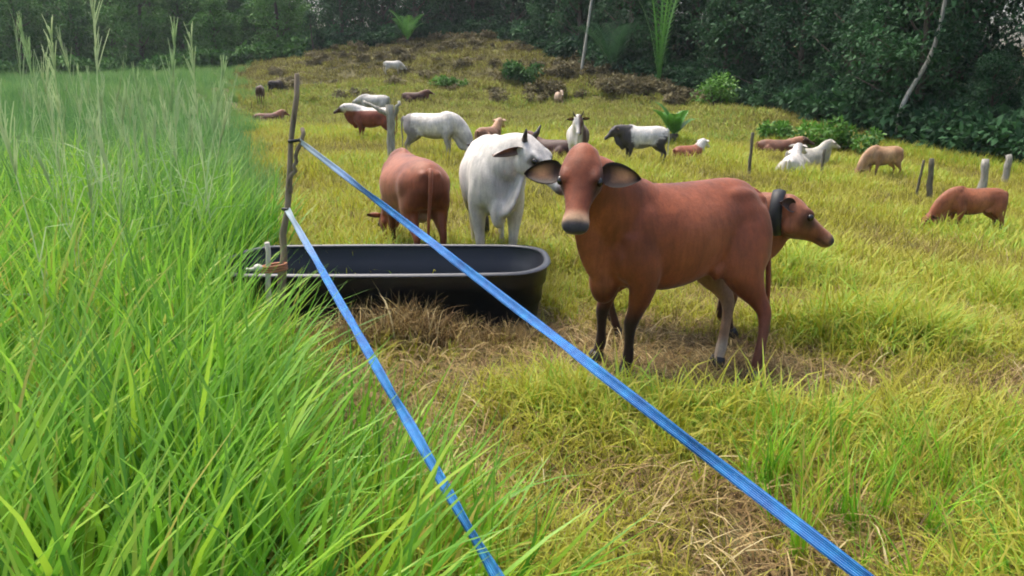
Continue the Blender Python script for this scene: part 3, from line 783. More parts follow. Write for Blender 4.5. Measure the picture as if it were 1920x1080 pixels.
# farther cattle
g = lambda part, t, p: (.9 if (part in ('leg_bl', 'leg_br') or p.x < -.48) else (.35 if p.z < .72 else 0))
make_cow('cow', 'white cow with grey hindquarters grazing beside the pale forked post', on(-2.0, 19), R(-10), 1.0, coat_white(g), poll=(1.0, -.05, .45), hdir=(.35, 0, -.94), hup=(.94, 0, .35), voxel=.02, small=True)
def cf(part, t, p, hp):
    c = (.20, .055, .03)
    if p.z > 1.08 and part != 'head': c = WHITE
    if part == 'head': c = lerp(WHITE, (.06, .03, .02), (hp.x - .1) / .1 if hp else .5)
    return c
make_cow('cow', 'dark red cow with a white back stripe left of the pale forked post', on(-4.35, 24), R(170), .98, cf, poll=(.88, .1, 1.22), hdir=(.85, .2, -.45), voxel=.02, small=True)
g7 = lambda part, t, p: 1.0 if (part in ('head', 'neck', 'leg_fl', 'leg_fr', 'leg_bl') or p.x > .42) else (.75 if p.z < .68 and p.x < .2 else 0)
def c7(part, t, p, hp):
    d = g7(part, t, p); return lerp(lerp(WHITE, (.6, .6, .58), .3 + vn(p, 3)), (.055, .05, .05), d)
make_cow('cow', 'white bodied cow with black head and black legs standing in the field', on(3.45, 20), R(190), .92, c7, poll=(.80, -.05, 1.12), hdir=(.75, 0, -.65), voxel=.02, small=True)
def c8(part, t, p, hp): return WHITE if part in ('head', 'neck') else lerp((.30, .10, .05), WHITE, (p.z - .62) / .1 if p.x > .1 else 0)
make_cow('cow', 'red calf with a white head lying in the field', on(5.15, 22), R(35), .85, c8, poll=(.74, .05, .74), hdir=(.80, .1, -.5), lying=True, voxel=.02, small=True)
def c9(part, t, p, hp):
    if part == 'head': return lerp(WHITE, (.09, .045, .03), (hp.y + .01) / .03) if hp else WHITE
    return lerp(WHITE, (.10, .05, .035), (p.y - .05) / .08)
make_cow('cow', 'white and dark brown cow with upright horns facing forward in the field', on(1.56, 18), R(-95), .98, c9, poll=(.78, 0, 1.30), hdir=(.6, .05, -.75), hup=(.7, 0, .6), horns=1.3, voxel=.02, small=True)
make_cow('cow', 'dark brown cow lying low just beyond the white cow', on(1.05, 20.5), R(150), .95, coat_brown((.12, .05, .035)), poll=(.74, .0, .76), hdir=(.8, .1, -.5), lying=True, voxel=.02, small=True)
make_cow('cow', 'white cow lying in front of the green shrub, rump turned this way', on(7.45, 20), R(62), 1.05, coat_white(), poll=(.78, 0, .76), hdir=(.8, -.3, -.4), lying=True, voxel=.02, small=True)
make_cow('cow', 'cream white cow resting beside the big green shrub', on(9.3, 23.8), R(15), 1.0, coat_white(base=(.66, .64, .55)), poll=(.78, 0, .80), hdir=(.85, 0, -.4), lying=True, voxel=.02, small=True)
make_cow('cow', 'tan cow grazing near the leaning dark post', on(10.35, 21), R(200), .82, coat_brown(TAN, (.14, .09, .06), (.2, .12, .08)), poll=(1.0, -.05, .42), hdir=(.35, 0, -.94), hup=(.94, 0, .35), voxel=.02, small=True, fat=1.08)
make_cow('calf', 'red brown calf grazing alone in deep grass by the pale post', on(7.78, 12.5), R(183), .72, coat_brown((.27, .085, .035)), poll=(1.02, .02, .55), hdir=(.62, 0, -.78), hup=(.78, 0, .62), voxel=.016, small=False, fat=.95)
make_cow('cow', 'brown cow lying at the edge of the tall grass field', on(-12.75, 40), R(25), 1.0, coat_brown((.22, .085, .05)), poll=(.78, .1, .72), hdir=(.8, .2, -.5), lying=True, voxel=.022, small=True)
make_cow('cow', 'dark brown cow standing at the tall grass edge farther up', on(-15.0, 46), R(100), .9, coat_brown((.10, .055, .04)), poll=(.9, .2, 1.0), hdir=(.7, .3, -.6), voxel=.022, small=True)
make_cow('calf', 'black brown calf at the tall grass edge below the fallen log', on(-15.9, 52), R(60), .8, coat_brown((.05, .035, .028)), poll=(.95, .1, .7), hdir=(.6, .2, -.8), voxel=.022, small=True)
make_cow('cow', 'white cow far up the open hillside', on(-9.5, 62), R(15), .95, coat_white(), poll=(.9, 0, .8), hdir=(.7, 0, -.7), voxel=.022, small=True)
make_cow('cow', 'tan cow standing at the edge of the dark wood', on(13.1, 47.5), R(175), 1.0, coat_brown((.42, .22, .11)), poll=(.9, 0, .8), hdir=(.7, 0, -.7), voxel=.022, small=True)
make_cow('cow', 'pale tan cow lying on the slope behind the white cow', on(-.8, 26), R(60), 1.0, coat_brown((.5, .28, .16), (.2, .1, .06)), poll=(.74, 0, .82), hdir=(.75, .1, -.5), lying=True, voxel=.02, small=True)
make_cow('cow', 'brown cow with a dark face lying below the small green shrub', on(9.5, 27), R(-15), 1.0, coat_brown((.30, .13, .07), DKBROWN, DKBROWN, face=(.03, .02, .015)), poll=(.80, 0, .66), hdir=(.85, 0, -.4), lying=True, voxel=.02, small=True)
make_cow('cow', 'small cream cow at the foot of the brown brush', on(3.05, 50), R(-80), .9, coat_white(base=(.60, .45, .32)), poll=(.8, 0, 1.2), hdir=(.7, 0, -.6), voxel=.022, small=True)
make_cow('cow', 'dark red cow lying on the lower hillside', on(-6.2, 49), R(5), 1.05, coat_brown((.13, .05, .03)), poll=(.80, 0, .7), hdir=(.85, 0, -.4), lying=True, voxel=.022, small=True)
make_cow('cow', 'greyish white cow standing behind the pale forked post', on(-6.7, 37.5), R(170), 1.0, coat_white(base=(.55, .55, .52)), poll=(.95, 0, .9), hdir=(.8, 0, -.6), voxel=.022, small=True)

# ------------------------------------------------------------------ trough
m, nt, b, out = newmat('black_rubber_plastic')
tc = nd(nt, 'ShaderNodeTexCoord'); n1 = noise(nt, 4, 6, tc.outputs['Object'], .65); n2 = noise(nt, 40, 3, tc.outputs['Object'])
nt.links.new(ramp(nt, n1.outputs[0], [(.35, (.006, .008, .013)), (.6, (.011, .014, .022)), (.8, (.035, .034, .033))]).outputs[0], b.inputs['Base Color'])
nt.links.new(ramp(nt, n1.outputs[0], [(.3, (.3, .3, .3)), (.8, (.6, .6, .6))]).outputs[0], b.inputs['Roughness'])
bump(nt, b, n2.outputs[0], .15, .004); M_RUBBER = m
M_RIM = plain('worn_plastic_rim', (.05, .055, .066), .38)
tr_root = empty('water_trough', (TR_C[0], TR_C[1], h1(*TR_C)), TR_A)
tag(tr_root, 'long oval black plastic water trough standing in the grass', 'trough')
def stad(L, Wd, z, n=72, wob=0):
    r = []
    for k in range(n):
        a = 2 * math.pi * k / n; c, s = math.cos(a), math.sin(a)
        x = (L - Wd) * math.copysign(min(1, abs(c) * 2.2), c) + Wd * math.copysign(abs(c) ** .9, c); y = Wd * math.copysign(abs(s) ** .75, s)
        r.append(Vector((x, y, z + wob * math.sin(a * 3 + 1))))
    return r
def shell(profile, mat, name, parent, wob=0):
    rg = [stad(1.25 + o, .56 + o, z * .84, 72, wob if z > .4 else 0) for o, z in profile]; mbx = MB(); n = 72
    for r in rg: mbx.v += r
    for i in range(len(rg) - 1):
        for k in range(n): mbx.f.append((i * n + k, i * n + (k + 1) % n, (i + 1) * n + (k + 1) % n, (i + 1) * n + k))
    return mbx, meshobj
mbx, _ = shell([(-.10, .0), (-.09, .02), (-.075, .16), (-.06, .17), (-.05, .33), (-.03, .34), (-.022, .495)], None, '', None, .008)
meshobj('outer_wall', mbx.mesh('outer_wall'), M_RUBBER, tr_root)
mbx, _ = shell([(-.04, .505), (-.055, .36), (-.07, .34), (-.09, .18), (-.11, .06)], None, '', None, .008)
mbx.f.append(tuple(range(4 * 72, 5 * 72))); me = mbx.mesh('inner_wall'); meshobj('inner_wall', me, M_RUBBER, tr_root)
rim = []
for k in range(9): a = 2 * math.pi * k / 8; rim.append((-.022 + .028 * math.cos(a), .508 + .019 * math.sin(a)))
mbx, _ = shell(rim, None, '', None, .008); meshobj('rim', mbx.mesh('rim'), M_RIM, tr_root)
wmb = MB(); wmb.v = stad(1.25 - .085, .56 - .085, .16); wmb.f = [tuple(range(72))]
m, nt, b, out = newmat('trough_water'); b.inputs['Base Color'].default_value = (.02, .025, .022, 1); b.inputs['Roughness'].default_value = .06
n1 = noise(nt, 12, 2); bump(nt, b, n1.outputs[0], .05, .01)
meshobj('water', wmb.mesh('water', False), m, tr_root)

# ------------------------------------------------------------------ stake and the two blue tapes
def pole(name, p0, p1, r0, r1, mat, parent=None, n=10, seg=14, wig=.006, seed=0):
    rr = random.Random(seed); p0, p1 = Vector(p0), Vector(p1); pts = []; rad = []
    for i in range(seg + 1):
        t = i / seg; pts.append(p0.lerp(p1, t) + Vector((rr.gauss(0, wig), rr.gauss(0, wig), 0))); rad.append((r0 + (r1 - r0) * t) * rr.uniform(.88, 1.12))
    return meshobj(name, MB().tube(pts, rad, '', (0, 1, 0), n).mesh(name), mat, parent)
sx, sy = -1.50, 4.42; sz = h1(sx, sy)
st = empty('fence_stake', (sx, sy, sz)); tag(st, 'thin weathered wooden fence stake standing in front of the black trough', 'stake', 'fence stakes')
pole('shaft', (0, 0, -.1), (.255, .06, 1.78 - sz), .030, .013, M_STAKE, st, seed=1)
pole('side_branch', (.16, .035, 1.08), (.285, .02, 1.46), .014, .011, M_STAKE, st, seed=2)
pole('insulator_pin', (.19, .03, 1.385), (.265, .02, 1.395), .010, .010, M_COLLAR, st, wig=0)
pole('insulator_pin', (.13, .01, .99), (.17, -.01, .99), .010, .010, M_COLLAR, st, wig=0)
wst = empty('pale_stick', (sx + .01, sy - .06, sz)); tag(wst, 'short pale stick tied to the wooden stake in front of the trough', 'stick')
pole('stick', (-.01, 0, -.05), (.035, .0, .80), .016, .015, M_WHITESTICK, wst, seed=3, wig=.003)
M_TIE = plain('orange_tie_cord', (.42, .17, .09), .7); M_TIEW = plain('white_tie_cord', (.7, .66, .6), .7)
tb = MB()
for z in (.625, .64, .655): 
    tb.tube([(.025 + .075 * math.cos(a) + .03, .03 + .05 * math.sin(a), z + .01 * math.cos(a)) for a in np.linspace(0, 6.283, 14)], [.007] * 14, '', (0, 0, 1), 6)
meshobj('tie_cord', tb.mesh('tie_cord'), M_TIE, wst)
meshobj('knot', MB().ell((-.03, -.012, .65), (.028, .02, .022)).tube([(-.03, -.01, .65), (-.07, -.02, .64), (-.10, -.02, .645)], [.012, .010, .006]).mesh('knot'), M_TIEW, wst)

m, nt, b, out = newmat('blue_fence_tape')
at_ = nd(nt, 'ShaderNodeAttribute', attribute_type='GEOMETRY', attribute_name='across'); al = nd(nt, 'ShaderNodeAttribute', attribute_type='GEOMETRY', attribute_name='along')
wv = math_(nt, 'SINE', math_(nt, 'MULTIPLY', at_.outputs['Fac'], 44)); wv2 = math_(nt, 'SINE', math_(nt, 'MULTIPLY', al.outputs['Fac'], 700))
geo = nd(nt, 'ShaderNodeNewGeometry'); n1 = noise(nt, 14, 5, geo.outputs['Position'], .7)
c = ramp(nt, n1.outputs[0], [(.3, (.002, .05, .22)), (.5, (.002, .10, .34)), (.62, (.004, .15, .40)), (.8, (.03, .27, .50))]).outputs[0]
c = mixc(nt, math_(nt, 'MULTIPLY', math_(nt, 'GREATER_THAN', wv, .86), .5), c, (.35, .55, .75))
dirt = math_(nt, 'MULTIPLY', math_(nt, 'SUBTRACT', al.outputs['Fac'], .78), 5.5)
dn = nd(nt, 'ShaderNodeClamp'); nt.links.new(dirt, dn.inputs[0])
c = mixc(nt, math_(nt, 'MULTIPLY', dn.outputs[0], .85), c, (.34, .40, .42))
nt.links.new(c, b.inputs['Base Color']); b.inputs['Roughness'].default_value = .6; b.inputs['Specular IOR Level'].default_value = .15
bump(nt, b, math_(nt, 'ADD', wv, wv2), .35, .001); M_TAPE = m

def tape(name, label, ctl, width, roll0, twists, sag, n=140, seed=0):
    """woven ribbon through the control points, turning slowly about its own line"""
    P = resample(ctl, n); V = []; AC = []; AL = []; rr = np.random.default_rng(seed); ph = rr.uniform(0, 6, 3)
    for i in range(n):
        t = i / (n - 1); p = Vector(P[i]) + Vector((0, 0, -sag * 4 * t * (1 - t)))
        T = (Vector(P[min(i + 1, n - 1)]) - Vector(P[max(i - 1, 0)])).normalized()
        S = Vector((0, 0, 1)); S = (S - T * S.dot(T)).normalized(); Nn = T.cross(S)
        a = roll0 + twists * math.sin(t * 9 + ph[0]) + .28 * math.sin(t * 31 + ph[1]) + .16 * math.sin(t * 67 + ph[2]); W = S * math.cos(a) + Nn * math.sin(a); K = T.cross(W)
        for k in range(5):
            q = k / 4 - .5
            V.append(p + W * q * width + K * (.003 * math.cos(q * 6.28) + .0006)); AC.append(q + .5); AL.append(t)
        for k in range(5):
            q = k / 4 - .5
            V.append(p + W * q * width + K * (.003 * math.cos(q * 6.28) - .0006)); AC.append(q + .5); AL.append(t)
    F = []
    for i in range(n - 1):
        for k in range(4):
            a = i * 10 + k; F.append((a, a + 1, a + 11, a + 10)); F.append((a + 5, a + 15, a + 16, a + 6))
        a = i * 10; F.append((a, a + 10, a + 15, a + 5)); F.append((a + 4, a + 9, a + 19, a + 14))
    me = pydata(name, V, F); fattr(me, 'across', AC); fattr(me, 'along', AL)
    o = meshobj(name, me, M_TAPE); tag(o, label, 'fence tape', 'blue fence tapes'); return o
pu = Vector((sx + .262, sy + .02, 1.40)); pl = Vector((sx + .165, sy - .01, sz + .99))
nu_ = Vector((.76, 1.4, .68)); nl_ = Vector((-.03, 1.6, .53))
tape('fence_tape', 'upper blue woven fence tape stretched in front of the red brown cow', [nu_ + (nu_ - pu) * .55, nu_, nu_.lerp(pu, .33), nu_.lerp(pu, .66), pu], .034, .55, .35, .0, seed=1)
tape('fence_tape', 'lower blue woven fence tape passing under the tall green blades', [nl_ + (nl_ - pl) * .5, nl_, nl_.lerp(pl, .33), nl_.lerp(pl, .66), pl], .036, 1.0, .45, .012, seed=2)

# ------------------------------------------------------------------ posts across the pasture
def post(label, x, y, hgt, r, mat, lean=(0, 0), seed=0, arm=None):
    o = pole('fence_post', (0, 0, -.2), (lean[0] * hgt, lean[1] * hgt, hgt), r, r * .85, mat, None, 9, 8, r * .12, seed)
    if arm:
        e = empty('fence_post', on(x, y)); o.name = 'shaft'; o.parent = e; e.name = 'fence_post'
        for i, (a, b_) in enumerate(arm): pole('branch', a, b_, r * .55, r * .35, mat, e, 8, 8, r * .15, seed + 5 + i)
        tag(e, label, 'post', 'fence posts across the pasture'); return e
    o.location = on(x, y); return tag(o, label, 'post', 'fence posts across the pasture')
post('pale forked grey post beside the white grazing cow', -2.72, 17, 1.42, .10, M_POSTG, (.01, 0), 21, [((0, 0, 1.2), (-.55, .05, 1.48)), ((0, 0, 1.0), (.22, 0, 1.5))])
post('thin dark post right of the lying red calf', 6.0, 19, 1.15, .045, M_POSTD, (.0, 0), 22)
post('short dark post beside the lying white cow', 7.9, 19.2, .85, .04, M_POSTD, (.03, 0), 23)
post('dark leaning post near the tan grazing cow', 9.55, 17, 1.0, .065, M_POSTD, (-.10, 0), 24)
post('thin brace stick against the dark leaning post', 9.22, 17.05, .92, .03, M_POSTD, (.10, 0), 25)
post('stout pale grey post above the red brown calf', 11.3, 18, 1.05, .10, M_POSTG, (.02, 0), 26)
post('pale short post at the corner by the wood', 14.6, 22.2, .95, .10, M_POSTG, (0, 0), 27)
lg = empty('fallen_log', on(-15.6, 58)); tag(lg, 'dark fallen log lying across the foot of the hill', 'log')
pole('trunk', (-3.6, 0, .12), (1.6, .5, .2), .22, .14, M_BARK, lg, 10, 12, .05, 31)
pole('branch', (-1.2, .1, .2), (-.4, -.3, .9), .08, .03, M_BARK, lg, 8, 6, .03, 32)

# ------------------------------------------------------------------ trees and shrubs
def leaves(centres, radii, per, lsize, seed, droop=.3, wide=.45):
    """leaf quads (folded along the midrib) filling clumps round the centres"""
    r = np.random.default_rng(seed); n = len(centres) * per
    c = np.repeat(np.array(centres), per, 0); rad = np.repeat(np.array(radii), per)
    d = r.normal(0, 1, (n, 3)); d /= np.linalg.norm(d, axis=1)[:, None]
    p = c + d * (rad * r.uniform(.35, 1, n) ** .6)[:, None] * np.array([1, 1, .72])
    ax = d * .8 + r.normal(0, .6, (n, 3)); ax[:, 2] -= droop; ax /= np.linalg.norm(ax, axis=1)[:, None]
    up = r.normal(0, .45, (n, 3)) + np.array([0, 0, 1]); sd = np.cross(ax, up); sd /= np.linalg.norm(sd, axis=1)[:, None]
    L = (lsize * r.uniform(.6, 1.4, n))[:, None]; nrm = np.cross(sd, ax)
    a = p; b_ = p + ax * L * .5 + sd * L * wide * .5 + nrm * L * .06; c_ = p + ax * L; d_ = p + ax * L * .5 - sd * L * wide * .5 + nrm * L * .06
    V = np.stack([a, b_, c_, d_], 1).reshape(-1, 3); Q = np.arange(n * 4).reshape(-1, 4)
    cl = np.repeat(np.clip(r.normal(.5, .2, len(centres)), 0, 1), per); rd = np.clip(cl + r.normal(0, .15, n), 0, 1)
    return V, Q, np.repeat(rd, 4)

def tree_kit(seed, hgt, crown_r, z0, nclump, per, lsize, clump_r):
    r = random.Random(seed); tr = MB(); pts = []; ph = r.uniform(0, 6)
    for i in range(9): t = i / 8; pts.append((.25 * math.sin(t * 3 + ph), .25 * math.cos(t * 2.5 + ph) - .25 * math.cos(ph), -.4 + t * hgt * .82))
    base = .03 * hgt; tr.tube(pts, [base * (1 - .75 * i / 8) * (1.35 if i == 0 else 1) for i in range(9)], '', (0, 1, 0), 9)
    cs = []; rs = []
    for i in range(nclump):
        t = r.random() ** .85; z = z0 + (hgt - z0) * t
        prof = math.sin(math.pi * min(.97, t * .72 + .22)) ** .7
        a = r.uniform(0, 6.283); q = crown_r * prof * math.sqrt(r.uniform(.12, 1)) * r.uniform(.75, 1.15)
        cs.append((q * math.cos(a), q * math.sin(a), z)); rs.append(clump_r * r.uniform(.6, 1.35))
    for i in range(0, nclump, max(1, nclump // 14)):
        c = Vector(cs[i]); zb = max(.25 * hgt, c.z - 1.2); k = min(8, int((zb + .4) / (hgt * .82) * 8)); s = Vector(pts[k])
        tr.tube([s, s.lerp(c, .5) + Vector((0, 0, -.2)), c], [base * .32, base * .2, base * .06], '', (0, 1, 0), 6)
    V, Q, RD = leaves(cs, rs, per, lsize, seed + 1)
    cm = np_mesh('crown', V, Q); fattr(cm, 'rnd', RD)
    return tr.mesh('trunk'), cm

JUNG = [tree_kit(1000 + i, 10.5 + i % 3, 3.3 + .3 * (i % 2), .5, 92, 95, .30, 1.05) for i in range(5)]
LEFT = [tree_kit(1100 + i, 9.5 + i, 3.4, .4, 85, 95, .34, 1.05) for i in range(3)]
for t_, c_ in JUNG: t_.materials.append(M_BARK); c_.materials.append(M_FOL)
for t_, c_ in LEFT: t_.materials.append(M_BARK); c_.materials.append(M_FOLL)
def tree(name, label, k, x, y, s, rz, group, cat='tree', dz=0):
    e = empty(name, on(x, y, dz), rz, s); tag(e, label, cat, group)
    meshobj('trunk', k[0], None, e); meshobj('crown', k[1], None, e); return e
tr_r = random.Random(5)
def hcap(x, y, s, tall=10.5):
    """the wood is lower where the sky shows through"""
    q = x / y
    if .595 < q < .72 and y < 75: s = min(s, (1.7 + .045 * y - h1(x, y)) / 12.0)
    return s
# wood on the right: rows set back from the edge of the pasture
for row, (off, step) in enumerate(((1.9, 2.4), (5.0, 2.8), (9.5, 3.4), (14.5, 3.6), (21, 4.2))):
    y = 14.0
    while y < 74:
        x = float(forest_edge(y)) + off + tr_r.uniform(-.6, 1.0); s = tr_r.uniform(.55, .8) if row == 0 else tr_r.uniform(.8, 1.25)
        yy = y + tr_r.uniform(-.8, .8)
        s = max(.2, hcap(x, yy, s))
        lab = (['low dark leafy tree at the front edge of the wood', 'dark broadleaf tree just inside the wood', 'tall dark tree deep in the wood', 'tall dark tree at the back of the wood', 'tall dark tree behind all the others in the wood'])[row]
        tree('jungle_tree', lab, JUNG[tr_r.randrange(5)], x, yy, s, tr_r.uniform(0, 6.28), 'wood right of the pasture, row ' + ['one', 'two', 'three', 'four', 'five'][row])
        y += step * tr_r.uniform(.8, 1.2) * (1 + y / 90)
# behind the hill crest
for x in np.arange(-21, 8, 3.6):
    for k, yo in enumerate((83, 92, 101)):
        xx = x + tr_r.uniform(-1, 1); y = yo + tr_r.uniform(-2, 2) - max(0, x + 4) * .9
        s = (tr_r.uniform(.6, .85), tr_r.uniform(1.0, 1.3), tr_r.uniform(1.25, 1.5))[k]
        if -.285 < xx / y < -.225: s *= .42
        tree('jungle_tree', ['dark bushy tree on the crest of the hill', 'tall dark tree behind the crest of the hill', 'tallest dark tree far behind the crest of the hill'][k], JUNG[tr_r.randrange(5)], xx, y, s, tr_r.uniform(0, 6.28), ['trees on the hill crest', 'trees behind the hill crest', 'trees far behind the hill crest'][k])
# behind the tall grass field
for x in np.arange(-84, -25, 4.2):
    for k, yo in enumerate((90, 98, 107)):
        xx = x + tr_r.uniform(-1.2, 1.2); y = yo + tr_r.uniform(-3, 3); s = (tr_r.uniform(.75, 1.0), tr_r.uniform(1.1, 1.3), tr_r.uniform(1.4, 1.7))[k]
        if -.285 < xx / y < -.225: s *= .42
        tree('field_tree', ['green broadleaf tree beyond the tall grass field', 'tall green tree at the back of the tall grass field', 'tallest green tree far behind the tall grass field'][k], LEFT[tr_r.randrange(3)], xx, y, s, tr_r.uniform(0, 6.28), ['trees along the tall grass field', 'trees behind the tall grass field', 'trees far behind the tall grass field'][k])

# undergrowth closing the foot of the wood
def shrub_kit(prefix, mat, n, R_, per, ls, seed):
    c = bpy.data.collections.new(prefix)
    for i in range(n):
        r = random.Random(seed + i); cs = []; rs = []
        for k in range(14): a = r.uniform(0, 6.28); q = R_ * math.sqrt(r.random()); cs.append((q * math.cos(a), q * math.sin(a), R_ * r.uniform(.1, 1.0))); rs.append(R_ * r.uniform(.25, .45))
        V, Q, RD = leaves(cs, rs, per, ls, seed + 50 + i); me = np_mesh(f'{prefix}_{i}', V, Q); fattr(me, 'rnd', RD); me.materials.append(mat)
        c.objects.link(bpy.data.objects.new(f'{prefix}_{i}', me))
    return c, n
K_UND = shrub_kit('undergrowth_kit', M_FOL, 4, 1.0, 55, .28, 2000)
K_UNDL = shrub_kit('field_edge_kit', M_FOLL, 3, 1.0, 55, .28, 2100)
K_BR = shrub_kit('brown_brush_kit', M_BROWNB, 4, .7, 45, .22, 2200)
y = RNG.uniform(10, 76, 900); x = forest_edge(y) + np.abs(RNG.normal(0, 2.2, 900)) + .5
x2 = RNG.uniform(-22, 6, 260); y2 = 80 - np.maximum(0, x2 + 4) * .9 + RNG.uniform(-.5, 9, 260)
m_ = ~((x / y > .63) & (x / y < .74) & (x > forest_edge(y) + 3)); x, y = keep(m_, x, y)
x = np.r_[x, x2]; y = np.r_[y, y2]
tag(scatter('undergrowth', x, y, K_UND, RNG.uniform(.5, 1.5, len(x)), np.zeros(len(x))), 'dark leafy undergrowth closing the foot of the wood', 'undergrowth', kind='stuff')
x = RNG.uniform(-85, -22, 420); y = 84 + RNG.uniform(0, 9, 420)
tag(scatter('field_edge_scrub', x, y, K_UNDL, RNG.uniform(.7, 1.9, len(x)), np.zeros(len(x))), 'green scrub along the far side of the tall grass field', 'scrub', kind='stuff')
y = np.r_[RNG.uniform(46, 60, 150), RNG.uniform(70, 82, 70), RNG.uniform(48, 82, 70)]; x = np.r_[forest_edge(y[:150]) - np.abs(RNG.normal(0, 2.4, 150)), RNG.uniform(-20, 2, 70), RNG.uniform(-22, 6, 70)]
m_ = (x > XB(y) + 1) & (x < forest_edge(y)); x, y = keep(m_, x, y)
tag(scatter('brown_brush', x, y, K_BR, RNG.uniform(.35, 1.05, len(x)), np.zeros(len(x))), 'low brown brush dotted over the upper hill', 'brush', kind='stuff')

def shrub(label, x, y, w, hgt, mat, seed, per=60, ls=.2, name='shrub'):
    r = random.Random(seed); cs = []; rs = []
    for k in range(22): a = r.uniform(0, 6.28); q = w * math.sqrt(r.random()) * .8; cs.append((q * math.cos(a), q * math.sin(a) * .8, hgt * r.uniform(.25, .95) * (1 - .35 * (q / w) ** 2))); rs.append(hgt * r.uniform(.18, .32))
    e = empty(name, on(x, y)); tag(e, label, 'shrub', 'shrubs in the pasture')
    V, Q, RD = leaves(cs, rs, per, ls, seed, .2, .5); me = np_mesh('foliage', V, Q); fattr(me, 'rnd', RD); meshobj('foliage', me, mat, e)
    sb = MB()
    for k in range(0, 22, 3): c = Vector(cs[k]); sb.tube([(c.x * .1, c.y * .1, -.1), c * .5 + Vector((0, 0, .1)), c], [.04, .025, .01], '', (0, 1, 0), 6)
    meshobj('stems', sb.mesh('stems'), M_BARK, e); return e
shrub('wide bright green shrub growing behind the resting white cows', 12.1, 28.5, 1.7, 1.35, M_SHRUB, 71, 75)
shrub('small round bright green shrub beside the wide one', 10.7, 31, .75, .9, M_SHRUB, 72)
shrub('pale green sapling at the corner of the dark wood', 11.9, 45, 1.1, 2.2, M_SHRUB, 73)
shrub('dark green bush halfway up the hill', .6, 56, 1.6, 1.5, M_FOLL, 74, 80, .25)
shrub('yellow green weeds in the middle of the hillside', -4.6, 56, 1.5, .7, M_SHRUB, 75)
shrub('brown brush heap at the foot of the wood', 7.3, 50, 2.0, 1.3, M_BROWNB, 76, 80)
shrub('grey brown brush heap below the dark green bush', 2.2, 52, 1.6, 1.1, M_BROWNB, 77, 80)

def palm(label, x, y, hgt, nf, mat, seed, spread=.35, leaf=.6, name='palm'):
    """stemless palm: long feather leaves rising from the ground, each leaf its own part"""
    r = random.Random(seed); e = empty(name, on(x, y), 0, 1); tag(e, label, 'palm', 'palms by the wood')
    pole('stem', (0, 0, -.2), (0, 0, .5), .22, .16, M_BARK, e, 8, 4, .01, seed)
    for i in range(nf):
        az = 2 * math.pi * i / nf + r.uniform(-.25, .25); tl = spread * r.uniform(.4, 1.3); L = hgt * r.uniform(.75, 1.08); V = []; F = []
        p = Vector((0, 0, .35)); d2 = Vector((math.cos(az), math.sin(az), 0)); sd = Vector((-d2.y, d2.x, 0)); ns = 26; RDv = []
        for s in range(ns):
            t = s / (ns - 1); a = tl + .95 * t ** 2.2 * (.5 + spread); dv = d2 * math.sin(a) + Vector((0, 0, math.cos(a)))
            nv = d2 * -math.cos(a) + Vector((0, 0, math.sin(a))); w0 = .012 * hgt * (1 - t) + .006
            b0 = len(V); V += [p - sd * w0, p + sd * w0, p + dv * L / ns + sd * w0, p + dv * L / ns - sd * w0]; F.append((b0, b0 + 1, b0 + 2, b0 + 3)); RDv += [.9] * 4
            if t > .12:
                ll = leaf * math.sin(math.pi * (t * .85 + .12)) ** .6
                for q in (-1, 1):
                    tip = p + (sd * q * .75 + dv * .62 + nv * .15).normalized() * ll - Vector((0, 0, .12 * ll)); wv_ = dv * .045; b0 = len(V)
                    V += [p - wv_, p + wv_, tip + wv_ * .3, tip - wv_ * .3]; F.append((b0, b0 + 1, b0 + 2, b0 + 3)); rn = r.uniform(.3, .8); RDv += [rn] * 4
            p = p + dv * L / ns
        me = pydata('frond', V, F, False); fattr(me, 'rnd', RDv); meshobj('frond', me, mat, e)
    return e
palm('tall bright green palm with upright leaves at the edge of the wood', 9.75, 51.5, 9.5, 8, M_PALM, 81, .15, .62)
palm('dark green palm in the shade beside the taller bright palm', 7.3, 55.5, 5.0, 11, M_PALMD, 82, .5, .9)
palm('yellow green young palm on the crest of the hill', -10.3, 77.5, 3.3, 9, M_PALM, 83, .45, .7)
palm('low pale green palm leaves behind the black headed cow', 6.0, 28.2, 1.5, 7, M_PALM, 84, .5, .35)

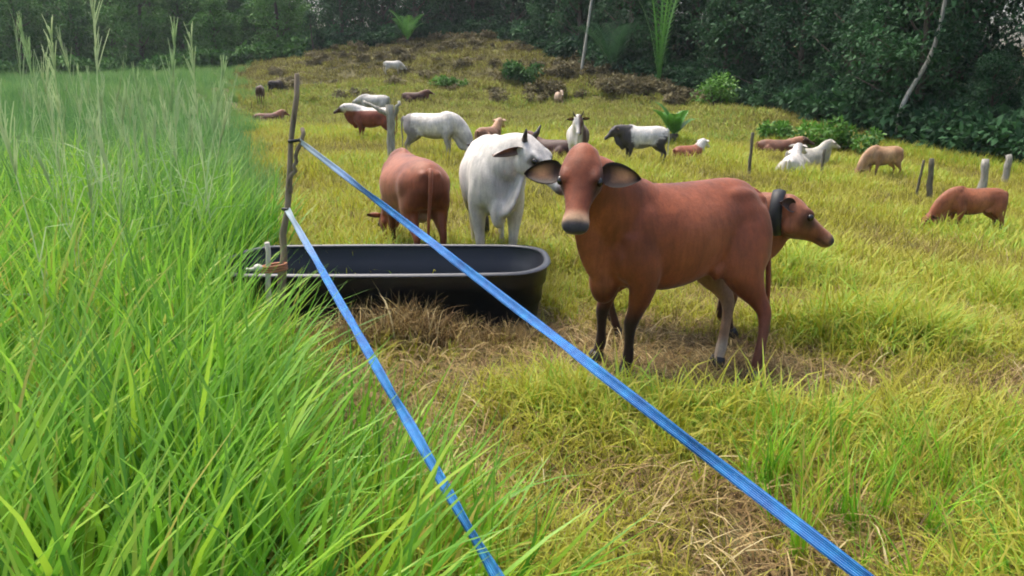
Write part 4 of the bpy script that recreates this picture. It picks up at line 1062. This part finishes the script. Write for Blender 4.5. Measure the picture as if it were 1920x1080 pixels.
def bare_trunk(label, pts, r0, r1, seed):
    e = empty('slender_tree', on(*pts[0][:2])); tag(e, label, 'tree', 'slender pale trunks'); z0 = h1(*pts[0][:2])
    q = [(p[0] - pts[0][0], p[1] - pts[0][1], p[2] - (pts[0][2])) for p in pts]; q[0] = (0, 0, -.4); P = resample(q, 18)
    meshobj('trunk', MB().tube([tuple(p) for p in P], [r0 + (r1 - r0) * i / 17 for i in range(18)], '', (0, 1, 0), 8).mesh('trunk'), M_PALE, e)
    top = P[-1]; cs = [(top[0] + random.gauss(0, .9), top[1] + random.gauss(0, .9), top[2] + random.uniform(-.3, 1.6)) for _ in range(16)]
    V, Q, RD = leaves(cs, [.7] * 16, 60, .3, seed); me = np_mesh('crown', V, Q); fattr(me, 'rnd', RD); meshobj('crown', me, M_FOL, e)
bare_trunk('slender pale leaning trunk standing before the wood by the hill', [(5.0, 57.0, h1(5.0, 57)), (5.5, 57, h1(5, 57) + 3.5), (6.1, 57, h1(5, 57) + 8.5)], .12, .08, 91)
bare_trunk('curved pale trunk rising out of the dark wood', [(15.9, 31.3, h1(15.9, 31.3)), (15.9, 31.3, h1(15.9, 31.3) + 1.5), (16.9, 31.3, h1(15.9, 31.3) + 4.0), (17.1, 31.3, h1(15.9, 31.3) + 8)], .11, .07, 92)

# ------------------------------------------------------------------ damp air
hz = MB(); V8 = [(x, y, z) for x in (-115, 90) for y in (-12, 135) for z in (-4, 26)]
me = pydata('haze', V8, [(0, 1, 3, 2), (4, 6, 7, 5), (0, 4, 5, 1), (2, 3, 7, 6), (0, 2, 6, 4), (1, 5, 7, 3)], False)
m = bpy.data.materials.new('damp_air'); m.use_nodes = True; nt = m.node_tree; nt.nodes.clear()
out = nt.nodes.new('ShaderNodeOutputMaterial'); pv = nt.nodes.new('ShaderNodeVolumePrincipled')
pv.inputs['Color'].default_value = (.86, .93, 1, 1); pv.inputs['Density'].default_value = .0003; pv.inputs['Anisotropy'].default_value = .2
nt.links.new(pv.outputs[0], out.inputs['Volume'])
tag(meshobj('haze', me, m), kind='stuff')
